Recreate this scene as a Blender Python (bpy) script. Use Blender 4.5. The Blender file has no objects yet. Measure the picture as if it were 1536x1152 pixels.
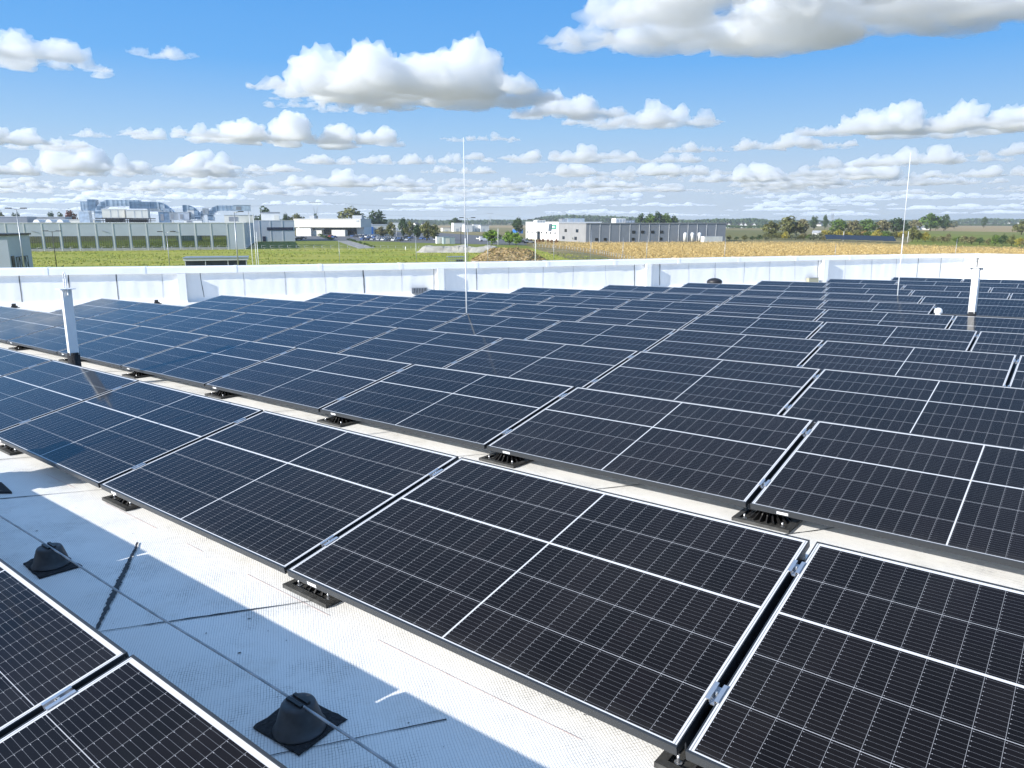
import bpy, bmesh, math, random
import numpy as np
from mathutils import Matrix, Vector, noise

C = bpy.context.scene.collection
SC = bpy.context.scene
R_ = math.radians
# ------------------------------------------------------------------ camera
F, PW, PH = 1104.25, 1536, 1152          # focal length in photo pixels
ZC = 9.5                                 # eye height above the ground
PITCH = math.atan((PH / 2 - 333) / F)
cam = bpy.data.cameras.new('camera')
cam.sensor_fit = 'HORIZONTAL'; cam.sensor_width = 36; cam.lens = F * 36 / PW
cam.clip_start = .05; cam.clip_end = 150000
camo = bpy.data.objects.new('camera', cam); C.objects.link(camo)
camo.location = (0, 0, ZC); camo.rotation_euler = (math.pi / 2 - PITCH, 0, 0)
SC.camera = camo
# roof frame (x along the panel rows, y away from the camera, z = roof normal) -> world
P2, ROLL, YAW, HC = .1914, -.0064, -.6776, 1.3255
def basis(pitch, roll, yaw):
    cy, sy, cp, sp = math.cos(yaw), math.sin(yaw), math.cos(pitch), math.sin(pitch)
    fw = Vector((sy * cp, cy * cp, -sp)); rt = Vector((cy, -sy, 0)); up = rt.cross(fw)
    cr, sr = math.cos(roll), math.sin(roll)
    rt, up = rt * cr + up * sr, up * cr - rt * sr
    return Matrix((rt, up, fw)).transposed()
BW = basis(PITCH, 0, 0)
M3 = BW @ basis(P2, ROLL, YAW).transposed()
MR = Matrix.Translation((0, 0, ZC)) @ M3.to_4x4() @ Matrix.Translation((0, 0, -HC))
def ray(px, py):
    return BW @ Vector(((px - PW / 2) / F, -(py - PH / 2) / F, 1))
def G(px, py, z=0.):                      # photo pixel -> point at height z
    d = ray(px, py); t = (z - ZC) / d.z
    return Vector((d.x * t, d.y * t, z))
def AT(px, py, Y):                        # photo pixel -> point at distance Y
    d = ray(px, py); t = Y / d.y
    return Vector((d.x * t, Y, ZC + d.z * t))
# ------------------------------------------------------------------ sun, sky, exposure
SUNV = (M3 @ Vector((.81, 1.96, -1))).normalized()      # direction the light travels
EL = math.asin(-SUNV.z); AZ = math.atan2(-SUNV.x, -SUNV.y)
w = bpy.data.worlds.new('World'); SC.world = w; w.use_nodes = True
wn = w.node_tree; bg = wn.nodes['Background']
sky = wn.nodes.new('ShaderNodeTexSky'); sky.sky_type = 'NISHITA'; sky.sun_disc = False
sky.sun_elevation = EL; sky.sun_rotation = AZ
sky.air_density = 1.0; sky.dust_density = .35; sky.ozone_density = 1.0; sky.altitude = 100
EXPO = 1.25
# blue of the open sky by height above the horizon (Nishita keeps the zenith and the rest of the dome)
geo = wn.nodes.new('ShaderNodeTexCoord'); sep = wn.nodes.new('ShaderNodeSeparateXYZ'); wn.links.new(geo.outputs['Generated'], sep.inputs[0])
rmp = wn.nodes.new('ShaderNodeValToRGB'); wn.links.new(sep.outputs[2], rmp.inputs[0])
def lin(c): return [((v / 255 + .055) / 1.055) ** 2.4 / 2 ** EXPO for v in c]
stops = [(0., (196, 212, 230)), (.05, (194, 215, 238)), (.11, (162, 204, 244)), (.19, (112, 180, 246)), (.30, (88, 163, 239)), (.50, (100, 158, 220)), (1., (150, 176, 204))]
el_ = rmp.color_ramp.elements
while len(el_) < len(stops): el_.new(.5)
for i, (p_, c_) in enumerate(stops): el_[i].position = p_; el_[i].color = (*lin(c_), 1)
mx = wn.nodes.new('ShaderNodeMapRange'); wn.links.new(sep.outputs[2], mx.inputs[0]); mx.inputs[1].default_value = .42; mx.inputs[2].default_value = .85; mx.inputs[3].default_value = 0; mx.inputs[4].default_value = .8
bg2 = wn.nodes.new('ShaderNodeBackground'); wn.links.new(rmp.outputs[0], bg2.inputs[0]); bg2.inputs[1].default_value = 1
wn.links.new(sky.outputs[0], bg.inputs[0]); bg.inputs[1].default_value = .15
ms = wn.nodes.new('ShaderNodeMixShader'); wn.links.new(mx.outputs[0], ms.inputs[0]); wn.links.new(bg2.outputs[0], ms.inputs[1]); wn.links.new(bg.outputs[0], ms.inputs[2])
wn.links.new(ms.outputs[0], wn.nodes['World Output'].inputs[0])
sl = bpy.data.lights.new('sun', 'SUN'); sl.energy = 3.2; sl.angle = R_(.5); sl.color = (1, .965, .91)
so = bpy.data.objects.new('sun', sl); C.objects.link(so); so.rotation_euler = SUNV.to_track_quat('-Z', 'Y').to_euler()
SC.view_settings.view_transform = 'Standard'; SC.view_settings.look = 'None'
SC.view_settings.exposure = EXPO; SC.view_settings.gamma = 1
cy = SC.cycles
cy.max_bounces = 14; cy.volume_bounces = 12; cy.diffuse_bounces = 3; cy.glossy_bounces = 3; cy.transmission_bounces = 4
cy.use_denoising = True; cy.denoiser = 'OPENIMAGEDENOISE'
cy.caustics_reflective = False; cy.caustics_refractive = False
# ------------------------------------------------------------------ materials
def mat(name, col, rough=.6, metal=0., var=0., scale=5., bump=0., spec=.5, col2=None, detail=4, space='Object', vscale=None):
    m = bpy.data.materials.new(name); m.use_nodes = True; nt = m.node_tree
    b = nt.nodes['Principled BSDF']
    b.inputs['Base Color'].default_value = (*col, 1); b.inputs['Roughness'].default_value = rough
    b.inputs['Metallic'].default_value = metal; b.inputs['Specular IOR Level'].default_value = spec
    if var or bump or col2:
        tc = nt.nodes.new('ShaderNodeTexCoord'); n = nt.nodes.new('ShaderNodeTexNoise')
        mp = nt.nodes.new('ShaderNodeMapping'); nt.links.new(tc.outputs[space], mp.inputs[0])
        if vscale: mp.inputs['Scale'].default_value = vscale
        nt.links.new(mp.outputs[0], n.inputs['Vector'])
        n.inputs['Scale'].default_value = scale; n.inputs['Detail'].default_value = detail
        r = nt.nodes.new('ShaderNodeValToRGB'); nt.links.new(n.outputs['Fac'], r.inputs[0])
        a = col; z = col2 or col
        lo = tuple(max(0, c * (1 - var)) for c in a); hi = tuple(c * (1 + var) for c in z)
        r.color_ramp.elements[0].color = (*lo, 1); r.color_ramp.elements[1].color = (*hi, 1)
        r.color_ramp.elements[0].position = .35; r.color_ramp.elements[1].position = .65
        nt.links.new(r.outputs[0], b.inputs['Base Color'])
        if bump:
            bp = nt.nodes.new('ShaderNodeBump'); bp.inputs['Strength'].default_value = bump; bp.inputs['Distance'].default_value = .02
            nt.links.new(n.outputs['Fac'], bp.inputs['Height']); nt.links.new(bp.outputs[0], b.inputs['Normal'])
    return m
class NB:                                  # small helper to chain math nodes
    def __init__(s, nt): s.nt = nt
    def m(s, op, a, b=None, c=None):
        n = s.nt.nodes.new('ShaderNodeMath'); n.operation = op
        for i, v in enumerate((a, b, c)):
            if v is None: continue
            if isinstance(v, (int, float)): n.inputs[i].default_value = v
            else: s.nt.links.new(v, n.inputs[i])
        return n.outputs[0]
    def mix(s, f, a, b):
        n = s.nt.nodes.new('ShaderNodeMix'); n.data_type = 'RGBA'
        for k, v in ((0, f), (6, a), (7, b)):
            if isinstance(v, (int, float)): n.inputs[k].default_value = v
            elif isinstance(v, tuple): n.inputs[k].default_value = (*v, 1)
            else: s.nt.links.new(v, n.inputs[k])
        return n.outputs[2]
    def noise(s, vec, scale, detail=3, rough=.5):
        n = s.nt.nodes.new('ShaderNodeTexNoise'); n.inputs['Scale'].default_value = scale
        n.inputs['Detail'].default_value = detail; n.inputs['Roughness'].default_value = rough
        if vec is not None: s.nt.links.new(vec, n.inputs['Vector'])
        return n.outputs['Fac']
    def step(s, v, lo, hi):
        n = s.nt.nodes.new('ShaderNodeMapRange'); n.interpolation_type = 'SMOOTHSTEP'
        s.nt.links.new(v, n.inputs[0]); n.inputs[1].default_value = lo; n.inputs[2].default_value = hi
        return n.outputs[0]
    def band(s, v, c, hw):                 # 1 where |v - c| < hw
        return s.m('COMPARE', v, c, hw)
    def per(s, v, period, off, hw):        # 1 on lines every period
        q = s.m('PINGPONG', s.m('SUBTRACT', v, off), period / 2)
        return s.m('LESS_THAN', q, hw)

PL, PWD = 1.754, 1.096                     # one panel, metres
def cell_material():
    m = bpy.data.materials.new('solar_cells'); m.use_nodes = True; nt = m.node_tree; k = NB(nt)
    b = nt.nodes['Principled BSDF']
    uv = nt.nodes.new('ShaderNodeUVMap'); uv.uv_map = 'UVMap'
    sp = nt.nodes.new('ShaderNodeSeparateXYZ'); nt.links.new(uv.outputs[0], sp.inputs[0])
    x, y = sp.outputs[0], sp.outputs[1]
    x0, x1 = .0180, PL - .0180; y0, y1 = .014, PWD - .0215
    gx, gy = .0065, .009
    cx = (x1 - x0 - gx) / 24; cyy = (y1 - y0 - gy) / 5
    # fold out the wide middle gaps
    xm = k.m('SUBTRACT', x, x0); ym = k.m('SUBTRACT', y, y0)
    inx = k.m('MULTIPLY', k.m('GREATER_THAN', xm, 0.), k.m('LESS_THAN', xm, x1 - x0))
    iny = k.m('MULTIPLY', k.m('GREATER_THAN', ym, 0.), k.m('LESS_THAN', ym, y1 - y0))
    midx = k.band(x, x0 + 12 * cx + gx / 2, gx / 2); midy = k.band(y, y0 + 3 * cyy + gy / 2, gy / 2)
    xf = k.m('SUBTRACT', xm, k.m('MULTIPLY', k.m('GREATER_THAN', xm, 12 * cx + gx / 2), gx))
    yf = k.m('SUBTRACT', ym, k.m('MULTIPLY', k.m('GREATER_THAN', ym, 3 * cyy + gy / 2), gy))
    lx = k.per(xf, cx, 0, .0006); ly = k.per(yf, cyy, 0, .0010)
    bus = k.per(yf, cyy / 12, cyy / 24, .00045)
    # solder pads: short thicker marks near the cell edges on the busbars
    pad = k.m('MULTIPLY', k.per(yf, cyy / 12, cyy / 24, .0010), k.per(xf, cx, .0045, .0012))
    fing = k.noise(uv.outputs[0], 60, 2)
    vor = nt.nodes.new('ShaderNodeTexWhiteNoise'); vor.noise_dimensions = '2D'
    cb = nt.nodes.new('ShaderNodeCombineXYZ')
    nt.links.new(k.m('FLOOR', k.m('DIVIDE', xf, cx)), cb.inputs[0]); nt.links.new(k.m('FLOOR', k.m('DIVIDE', yf, cyy)), cb.inputs[1])
    nt.links.new(cb.outputs[0], vor.inputs['Vector'])
    cell = k.mix(vor.outputs['Value'], (.0068, .0056, .0056), (.0105, .0082, .0082))
    oi = nt.nodes.new('ShaderNodeObjectInfo')
    tone = nt.nodes.new('ShaderNodeHueSaturation'); nt.links.new(cell, tone.inputs['Color']); nt.links.new(k.m('ADD', .78, k.m('MULTIPLY', oi.outputs['Random'], .5)), tone.inputs['Value']); cell = tone.outputs[0]
    dust = k.noise(uv.outputs[0], 900, 2, .7)
    spk = k.m('MULTIPLY', k.m('GREATER_THAN', dust, .70), .02)
    cell = k.mix(spk, cell, (.5, .5, .55))
    c = k.mix(k.m('MULTIPLY', bus, .27), cell, (.42, .43, .46))
    c = k.mix(k.m('MULTIPLY', pad, .8), c, (.5, .5, .52))
    line = k.m('MAXIMUM', k.m('MULTIPLY', lx, .44), k.m('MULTIPLY', ly, .8))
    c = k.mix(line, c, (.56, .56, .57))
    wide = k.m('MAXIMUM', k.m('MAXIMUM', midx, midy), k.m('SUBTRACT', 1., k.m('MULTIPLY', inx, iny)))
    c = k.mix(wide, c, (.64, .64, .64))
    xe = k.m('SUBTRACT', PL / 2, k.m('ABSOLUTE', k.m('SUBTRACT', x, PL / 2)))
    c = k.mix(k.m('MULTIPLY', k.band(xe, .0105, .0015), .7), c, (.10, .10, .11))  # grey groove; white strip outside it paints in the frame lip's sun glint
    tc = nt.nodes.new('ShaderNodeTexCoord')
    dn = k.noise(tc.outputs['Object'], 2.2, 5, .6)
    low = k.m('SUBTRACT', 1., k.step(k.m('ADD', y, k.m('MULTIPLY', k.noise(tc.outputs['Object'], 14, 4), .06)), .03, .11))
    rn = nt.nodes.new('ShaderNodeVectorMath'); rn.operation = 'ADD'; nt.links.new(tc.outputs['Object'], rn.inputs[0]); nt.links.new(oi.outputs['Random'], rn.inputs[1])
    dn = k.noise(rn.outputs[0], 2.2, 5, .6)
    c = k.mix(k.m('ADD', k.m('MULTIPLY', k.step(dn, .45, .75), .009), k.m('MULTIPLY', low, .018)), c, (.55, .52, .46))
    nt.links.new(c, b.inputs['Base Color'])
    rg = k.m('ADD', .075, k.m('MULTIPLY', k.step(dn, .4, .7), .05)); nt.links.new(rg, b.inputs['Roughness'])
    b.inputs['IOR'].default_value = 1.255
    return m
def roof_material():
    m = bpy.data.materials.new('white_membrane'); m.use_nodes = True; nt = m.node_tree; k = NB(nt)
    b = nt.nodes['Principled BSDF']
    uv = nt.nodes.new('ShaderNodeUVMap'); uv.uv_map = 'UVMap'      # u along the rolls, v across, metres
    sp = nt.nodes.new('ShaderNodeSeparateXYZ'); nt.links.new(uv.outputs[0], sp.inputs[0])
    u, v = sp.outputs[0], sp.outputs[1]
    wob = k.noise(uv.outputs[0], 9, 3)
    u2 = k.m('ADD', u, k.m('MULTIPLY', wob, .012)); v2 = k.m('ADD', v, k.m('MULTIPLY', wob, .010))
    gu = k.m('PINGPONG', u2, .0047); gv = k.m('PINGPONG', v2, .0062)
    lu = k.m('SUBTRACT', 1., k.step(gu, .0003, .0014)); lv = k.m('SUBTRACT', 1., k.step(gv, .0003, .0015))
    d1 = k.noise(uv.outputs[0], 1.6, 6, .62); d2 = k.noise(uv.outputs[0], 7., 5, .6); d3 = k.noise(uv.outputs[0], 45., 3, .6)
    grime = k.m('MULTIPLY', k.step(d1, .42, .68), k.step(d2, .36, .60))
    c = k.mix(k.m('MULTIPLY', k.step(d1, .35, .7), .35), (.90, .885, .845), (.82, .805, .76))
    c = k.mix(k.m('MULTIPLY', lu, k.m('ADD', .34, k.m('MULTIPLY', grime, .66))), c, (.22, .215, .20))
    c = k.mix(k.m('MULTIPLY', lv, k.m('MULTIPLY', k.m('ADD', .10, k.m('MULTIPLY', grime, 1.)), k.step(d3, .35, .6))), c, (.12, .12, .115))
    c = k.mix(k.m('MULTIPLY', k.step(d3, .66, .74), k.m('MULTIPLY', grime, .8)), c, (.10, .10, .10))
    st = k.noise(uv.outputs[0], 2.7, 6, .7)
    c = k.mix(k.m('MULTIPLY', k.step(st, .54, .76), .30), c, (.42, .37, .28))
    nt.links.new(c, b.inputs['Base Color']); b.inputs['Roughness'].default_value = .62
    bp = nt.nodes.new('ShaderNodeBump'); bp.inputs['Strength'].default_value = .35; bp.inputs['Distance'].default_value = .003
    h = k.m('ADD', k.m('MULTIPLY', k.m('ADD', lu, lv), -.5), k.m('MULTIPLY', d2, 4.))
    nt.links.new(h, bp.inputs['Height']); nt.links.new(bp.outputs[0], b.inputs['Normal'])
    return m
def field_material(name, cols, scale, vs, fine=.6, finecol=.35, rough=.9):
    """patchy vegetation / soil: two scales of noise through a colour ramp, world coordinates"""
    m = bpy.data.materials.new(name); m.use_nodes = True; nt = m.node_tree; k = NB(nt)
    b = nt.nodes['Principled BSDF']
    tc = nt.nodes.new('ShaderNodeTexCoord'); mp = nt.nodes.new('ShaderNodeMapping'); nt.links.new(tc.outputs['Object'], mp.inputs[0])
    mp.inputs['Scale'].default_value = vs; mp.inputs['Rotation'].default_value = (0, 0, R_(17))
    n1 = k.noise(mp.outputs[0], scale, 6, .6); n2 = k.noise(tc.outputs['Object'], fine, 5, .7)
    r = nt.nodes.new('ShaderNodeValToRGB'); nt.links.new(n1, r.inputs[0])
    el = r.color_ramp.elements
    while len(el) < len(cols): el.new(.5)
    for i, c in enumerate(cols):
        el[i].position = .3 + .4 * i / (len(cols) - 1); el[i].color = (*c, 1)
    f = k.m('MULTIPLY', k.step(n2, .35, .65), finecol)
    c = k.mix(f, r.outputs[0], tuple(x * .45 for x in cols[0]))
    nt.links.new(c, b.inputs['Base Color']); b.inputs['Roughness'].default_value = rough; b.inputs['Specular IOR Level'].default_value = .15
    return m
M = {}
M['cells'] = cell_material(); M['roof'] = roof_material()
M['frame'] = mat('black_anodised', (.028, .030, .032), .38, .0, spec=.6)
M['backsheet'] = mat('backsheet', (.62, .62, .62), .5)
M['alu'] = mat('aluminium', (.66, .67, .69), .32, .85)
M['galv'] = mat('galvanised_steel', (.42, .44, .46), .45, .7, var=.15, scale=14)
M['plastic'] = mat('black_plastic', (.012, .012, .013), .42, var=.25, scale=30)
M['felt'] = mat('bitumen_felt', (.022, .023, .026), .9, var=.35, scale=70, bump=.8)
M['tar'] = mat('bitumen_seam', (.028, .028, .03), .6, var=.3, scale=40)
M['white'] = mat('white_paint', (.80, .80, .79), .42, var=.03, scale=3)
M['sticker'] = mat('white_sticker', (.82, .82, .82), .4)
M['coping'] = mat('coping_sheet', (.84, .845, .84), .45, var=.05, scale=1.3)
M['wallskin'] = mat('white_wall_membrane', (.83, .825, .81), .55, var=.05, scale=2.6, bump=.35, vscale=(1, 1, .16), detail=6)
M['concrete'] = mat('concrete', (.40, .39, .37), .85, var=.2, scale=6, bump=.3)
M['facade'] = mat('grey_cladding', (.47, .51, .565), .45, var=.04, scale=.25)
M['facadelight'] = mat('light_grey_cladding', (.66, .66, .65), .5, var=.05, scale=.3)
M['facadedark'] = mat('dark_grey_cladding', (.26, .275, .30), .5, var=.05, scale=.3)
M['facadeblue'] = mat('blue_grey_cladding', (.46, .50, .56), .5, var=.05, scale=.3)
M['cream'] = mat('cream_panels', (.70, .68, .60), .55, var=.05, scale=.4)
M['whitewall'] = mat('white_render', (.80, .79, .76), .65, var=.04, scale=.3)
M['glass'] = mat('window_glass', (.015, .02, .025), .04, spec=1.)
M['mirror'] = mat('coated_glass', (.30, .36, .33), .03, 1.)
M['darkpanel'] = mat('dark_band', (.012, .016, .05), .25)
M['duct'] = mat('duct_sheet', (.54, .62, .70), .34, .5, var=.16, scale=.9)
M['ductdark'] = mat('duct_sheet_blue', (.22, .30, .40), .35, .6, var=.2, scale=.9)
M['steel'] = mat('dark_steel', (.02, .02, .023), .5)
M['roofgrey'] = mat('roof_felt_grey', (.30, .31, .32), .8, var=.1, scale=.5)
M['tile'] = mat('roof_tiles', (.05, .045, .045), .7, var=.2, scale=.8)
M['green'] = mat('green_sign', (.005, .27, .16), .45)
M['bluepaint'] = mat('blue_paint', (.03, .16, .5), .45)
M['asphalt'] = mat('asphalt', (.11, .11, .115), .85, var=.15, scale=.4)
M['bark'] = mat('bark', (.07, .052, .04), .9, var=.3, scale=3)
M['tyre'] = mat('tyre_rubber', (.012, .012, .012), .8)
M['meadow'] = field_material('meadow_grass', [(.21, .265, .035), (.30, .33, .046), (.40, .37, .08), (.24, .305, .042)], .028, (.5, 2.6, 1), .9, .45)
M['land'] = field_material('farmland', [(.15, .16, .06), (.21, .19, .08), (.28, .22, .11), (.16, .18, .06)], .0035, (.5, 3.0, 1), .05, .3)
M['stubble'] = field_material('stubble', [(.30, .22, .11), (.36, .27, .14), (.33, .24, .13)], .02, (.4, 3, 1), .3, .2)
M['corn_soil'] = field_material('corn_ground', [(.34, .23, .075), (.42, .29, .10)], .05, (1, 1, 1), .9, .5)
M['lawn'] = field_material('lawn', [(.15, .185, .03), (.20, .22, .04), (.17, .20, .034)], .03, (.6, 2.4, 1), .9, .3)
M['plough'] = field_material('ploughed', [(.045, .036, .03), (.06, .047, .038)], .02, (.4, 3, 1), .3, .2)
M['drystraw'] = mat('dry_grass', (.26, .175, .08), .9, var=.3, scale=1.2, col2=(.38, .28, .14))
M['rubble'] = mat('broken_concrete', (.36, .34, .30), .9, var=.25, scale=.5, bump=.3)
# ------------------------------------------------------------------ mesh helpers
class MB:
    def __init__(s): s.v = []; s.f = []; s.mi = []; s.sm = []
    def add(s, vs, fs, mi=0, smooth=False):
        o = len(s.v); s.v += [tuple(p) for p in vs]
        for f in fs: s.f.append(tuple(i + o for i in f)); s.mi.append(mi); s.sm.append(smooth)
        return s
    def box(s, a, b, mi=0, X=None):
        (x0, y0, z0), (x1, y1, z1) = a, b
        vs = [Vector(p) for p in ((x0, y0, z0), (x1, y0, z0), (x1, y1, z0), (x0, y1, z0), (x0, y0, z1), (x1, y0, z1), (x1, y1, z1), (x0, y1, z1))]
        if X is not None: vs = [X @ p for p in vs]
        return s.add(vs, [(0, 3, 2, 1), (4, 5, 6, 7), (0, 1, 5, 4), (1, 2, 6, 5), (2, 3, 7, 6), (3, 0, 4, 7)], mi)
    def cone(s, p0, p1, r0, r1, n=12, mi=0, smooth=True):
        p0, p1 = Vector(p0), Vector(p1); d = (p1 - p0).normalized()
        a = d.orthogonal().normalized(); b = d.cross(a)
        vs = []
        for p, r in ((p0, r0), (p1, r1)):
            for i in range(n):
                t = 2 * math.pi * i / n; vs.append(p + (a * math.cos(t) + b * math.sin(t)) * r)
        o = len(s.v); s.add(vs, [(i, (i + 1) % n, n + (i + 1) % n, n + i) for i in range(n)], mi, smooth)
        s.f.append(tuple(o + i for i in range(n - 1, -1, -1))); s.mi.append(mi); s.sm.append(False)
        s.f.append(tuple(o + n + i for i in range(n))); s.mi.append(mi); s.sm.append(False)
        return s
    def tube(s, pts, r, n=8, mi=0):
        for a, b in zip(pts[:-1], pts[1:]): s.cone(a, b, r, r, n, mi)
        return s
    def lathe(s, prof, n=24, mi=0, c=(0, 0, 0), smooth=True):
        vs = []; c = Vector(c)
        for r, z in prof:
            for i in range(n):
                t = 2 * math.pi * i / n; vs.append(c + Vector((r * math.cos(t), r * math.sin(t), z)))
        fs = []
        for j in range(len(prof) - 1):
            for i in range(n): fs.append((j * n + i, j * n + (i + 1) % n, (j + 1) * n + (i + 1) % n, (j + 1) * n + i))
        o = len(s.v); s.add(vs, fs, mi, smooth)
        for j, rev in ((0, True), (len(prof) - 1, False)):
            q = [o + j * n + i for i in range(n)]; s.f.append(tuple(q[::-1] if rev else q)); s.mi.append(mi); s.sm.append(False)
        return s
    def prism(s, poly, d0, d1, X=None, mi=0):
        """poly of (a,b) in local XZ, extruded along Y from d0 to d1"""
        n = len(poly); vs = [Vector((a, d0, b)) for a, b in poly] + [Vector((a, d1, b)) for a, b in poly]
        if X is not None: vs = [X @ p for p in vs]
        return s.add(vs, [tuple(range(n)), tuple(range(2 * n - 1, n - 1, -1))] + [(i, n + i, n + (i + 1) % n, (i + 1) % n) for i in range(n)], mi)
    def build(s, name, mats, parent=None, mw=None, recalc=False):
        me = bpy.data.meshes.new(name); me.from_pydata(s.v, [], s.f)
        for m in (mats if isinstance(mats, (list, tuple)) else [mats]): me.materials.append(m)
        me.polygons.foreach_set('material_index', s.mi); me.polygons.foreach_set('use_smooth', s.sm)
        if recalc:
            bm = bmesh.new(); bm.from_mesh(me); bmesh.ops.recalc_face_normals(bm, faces=bm.faces[:]); bm.to_mesh(me); bm.free()
        me.update()
        return link(name, me, parent, mw)
def link(name, me, parent=None, mw=None):
    o = bpy.data.objects.new(name, me); C.objects.link(o)
    if parent is not None: o.parent = parent
    if mw is not None:
        if parent is not None: o.matrix_basis = mw
        else: o.matrix_world = mw
    return o
def tag(o, label=None, cat=None, group=None, kind=None):
    for k, v in (('label', label), ('category', cat), ('group', group), ('kind', kind)):
        if v: o[k] = v
    return o
def thing(name, label, cat, mw, group=None):
    return tag(link(name, None, None, mw), label, cat, group)
def kids(o): return [c for c in bpy.data.objects if c.parent == o] if False else list(KID.get(o.name, []))
KID = {}
def copy_tree(o, mw=None, parent=None):
    c = o.copy(); C.objects.link(c)
    if parent is not None: c.parent = parent
    if mw is not None: c.matrix_world = mw
    for ch in o.children: copy_tree(ch, None, c)
    return c
def TR(x, y, z=0., rz=0.): return Matrix.Translation((x, y, z)) @ Matrix.Rotation(rz, 4, 'Z')
def ordn(n):
    return ['first', 'second', 'third', 'fourth', 'fifth', 'sixth', 'seventh', 'eighth', 'ninth', 'tenth', 'eleventh', 'twelfth', 'thirteenth', 'fourteenth'][n - 1] if n <= 14 else '%dth' % n
# ================================================================== OUR BUILDING (roof frame)
ZR = -.132                                 # roof surface below the panels' low edge
WD = Vector((.5607, .828, 0)); WN = Vector((-.828, .5607, 0)); WNN = 20.3
MW = MR @ Matrix((( WD.x, WN.x, 0, 0), (WD.y, WN.y, 0, 0), (0, 0, 1, 0), (0, 0, 0, 1)))   # (t, n, z) wall frame -> world
MWI = MW.inverted(); MRI = MR.inverted()
def RR(px, py, y):                         # photo pixel -> point in the roof frame at distance y along the columns
    o = MRI @ Vector((0, 0, ZC)); d = MRI.to_3x3() @ ray(px, py); return o + d * (y / d.y)
def RW(px, py, n):                         # photo pixel -> (t, n, z) on the vertical plane n
    o = MWI @ Vector((0, 0, ZC)); d = MWI.to_3x3() @ ray(px, py); return o + d * ((n - o.y) / d.y)
def inview(p, mx=30):                      # roof-frame point inside the picture?
    q = BW.transposed() @ ((MR @ Vector(p)) - Vector((0, 0, ZC)))
    if q.z < .1: return False
    x, y = PW / 2 + F * q.x / q.z, PH / 2 - F * q.y / q.z
    return -mx < x < PW + mx and -mx < y < PH + mx
def interp(t, pts): return float(np.interp(t, [p[0] for p in pts], [p[1] for p in pts]))
ZB = [(-14, .612), (-6.4, .606), (-2, .588), (1, .594), (4, .597), (8, .604), (11, .632), (15, .655), (20, .672), (23.5, .676), (30, .68)]
HB = [(-14, .175), (-6.4, .17), (8, .15), (23.4, .115), (30, .112)]
bld = thing('warehouse_building', 'white flat roof with low parapet that carries the solar panels', 'building', MW)
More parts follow.
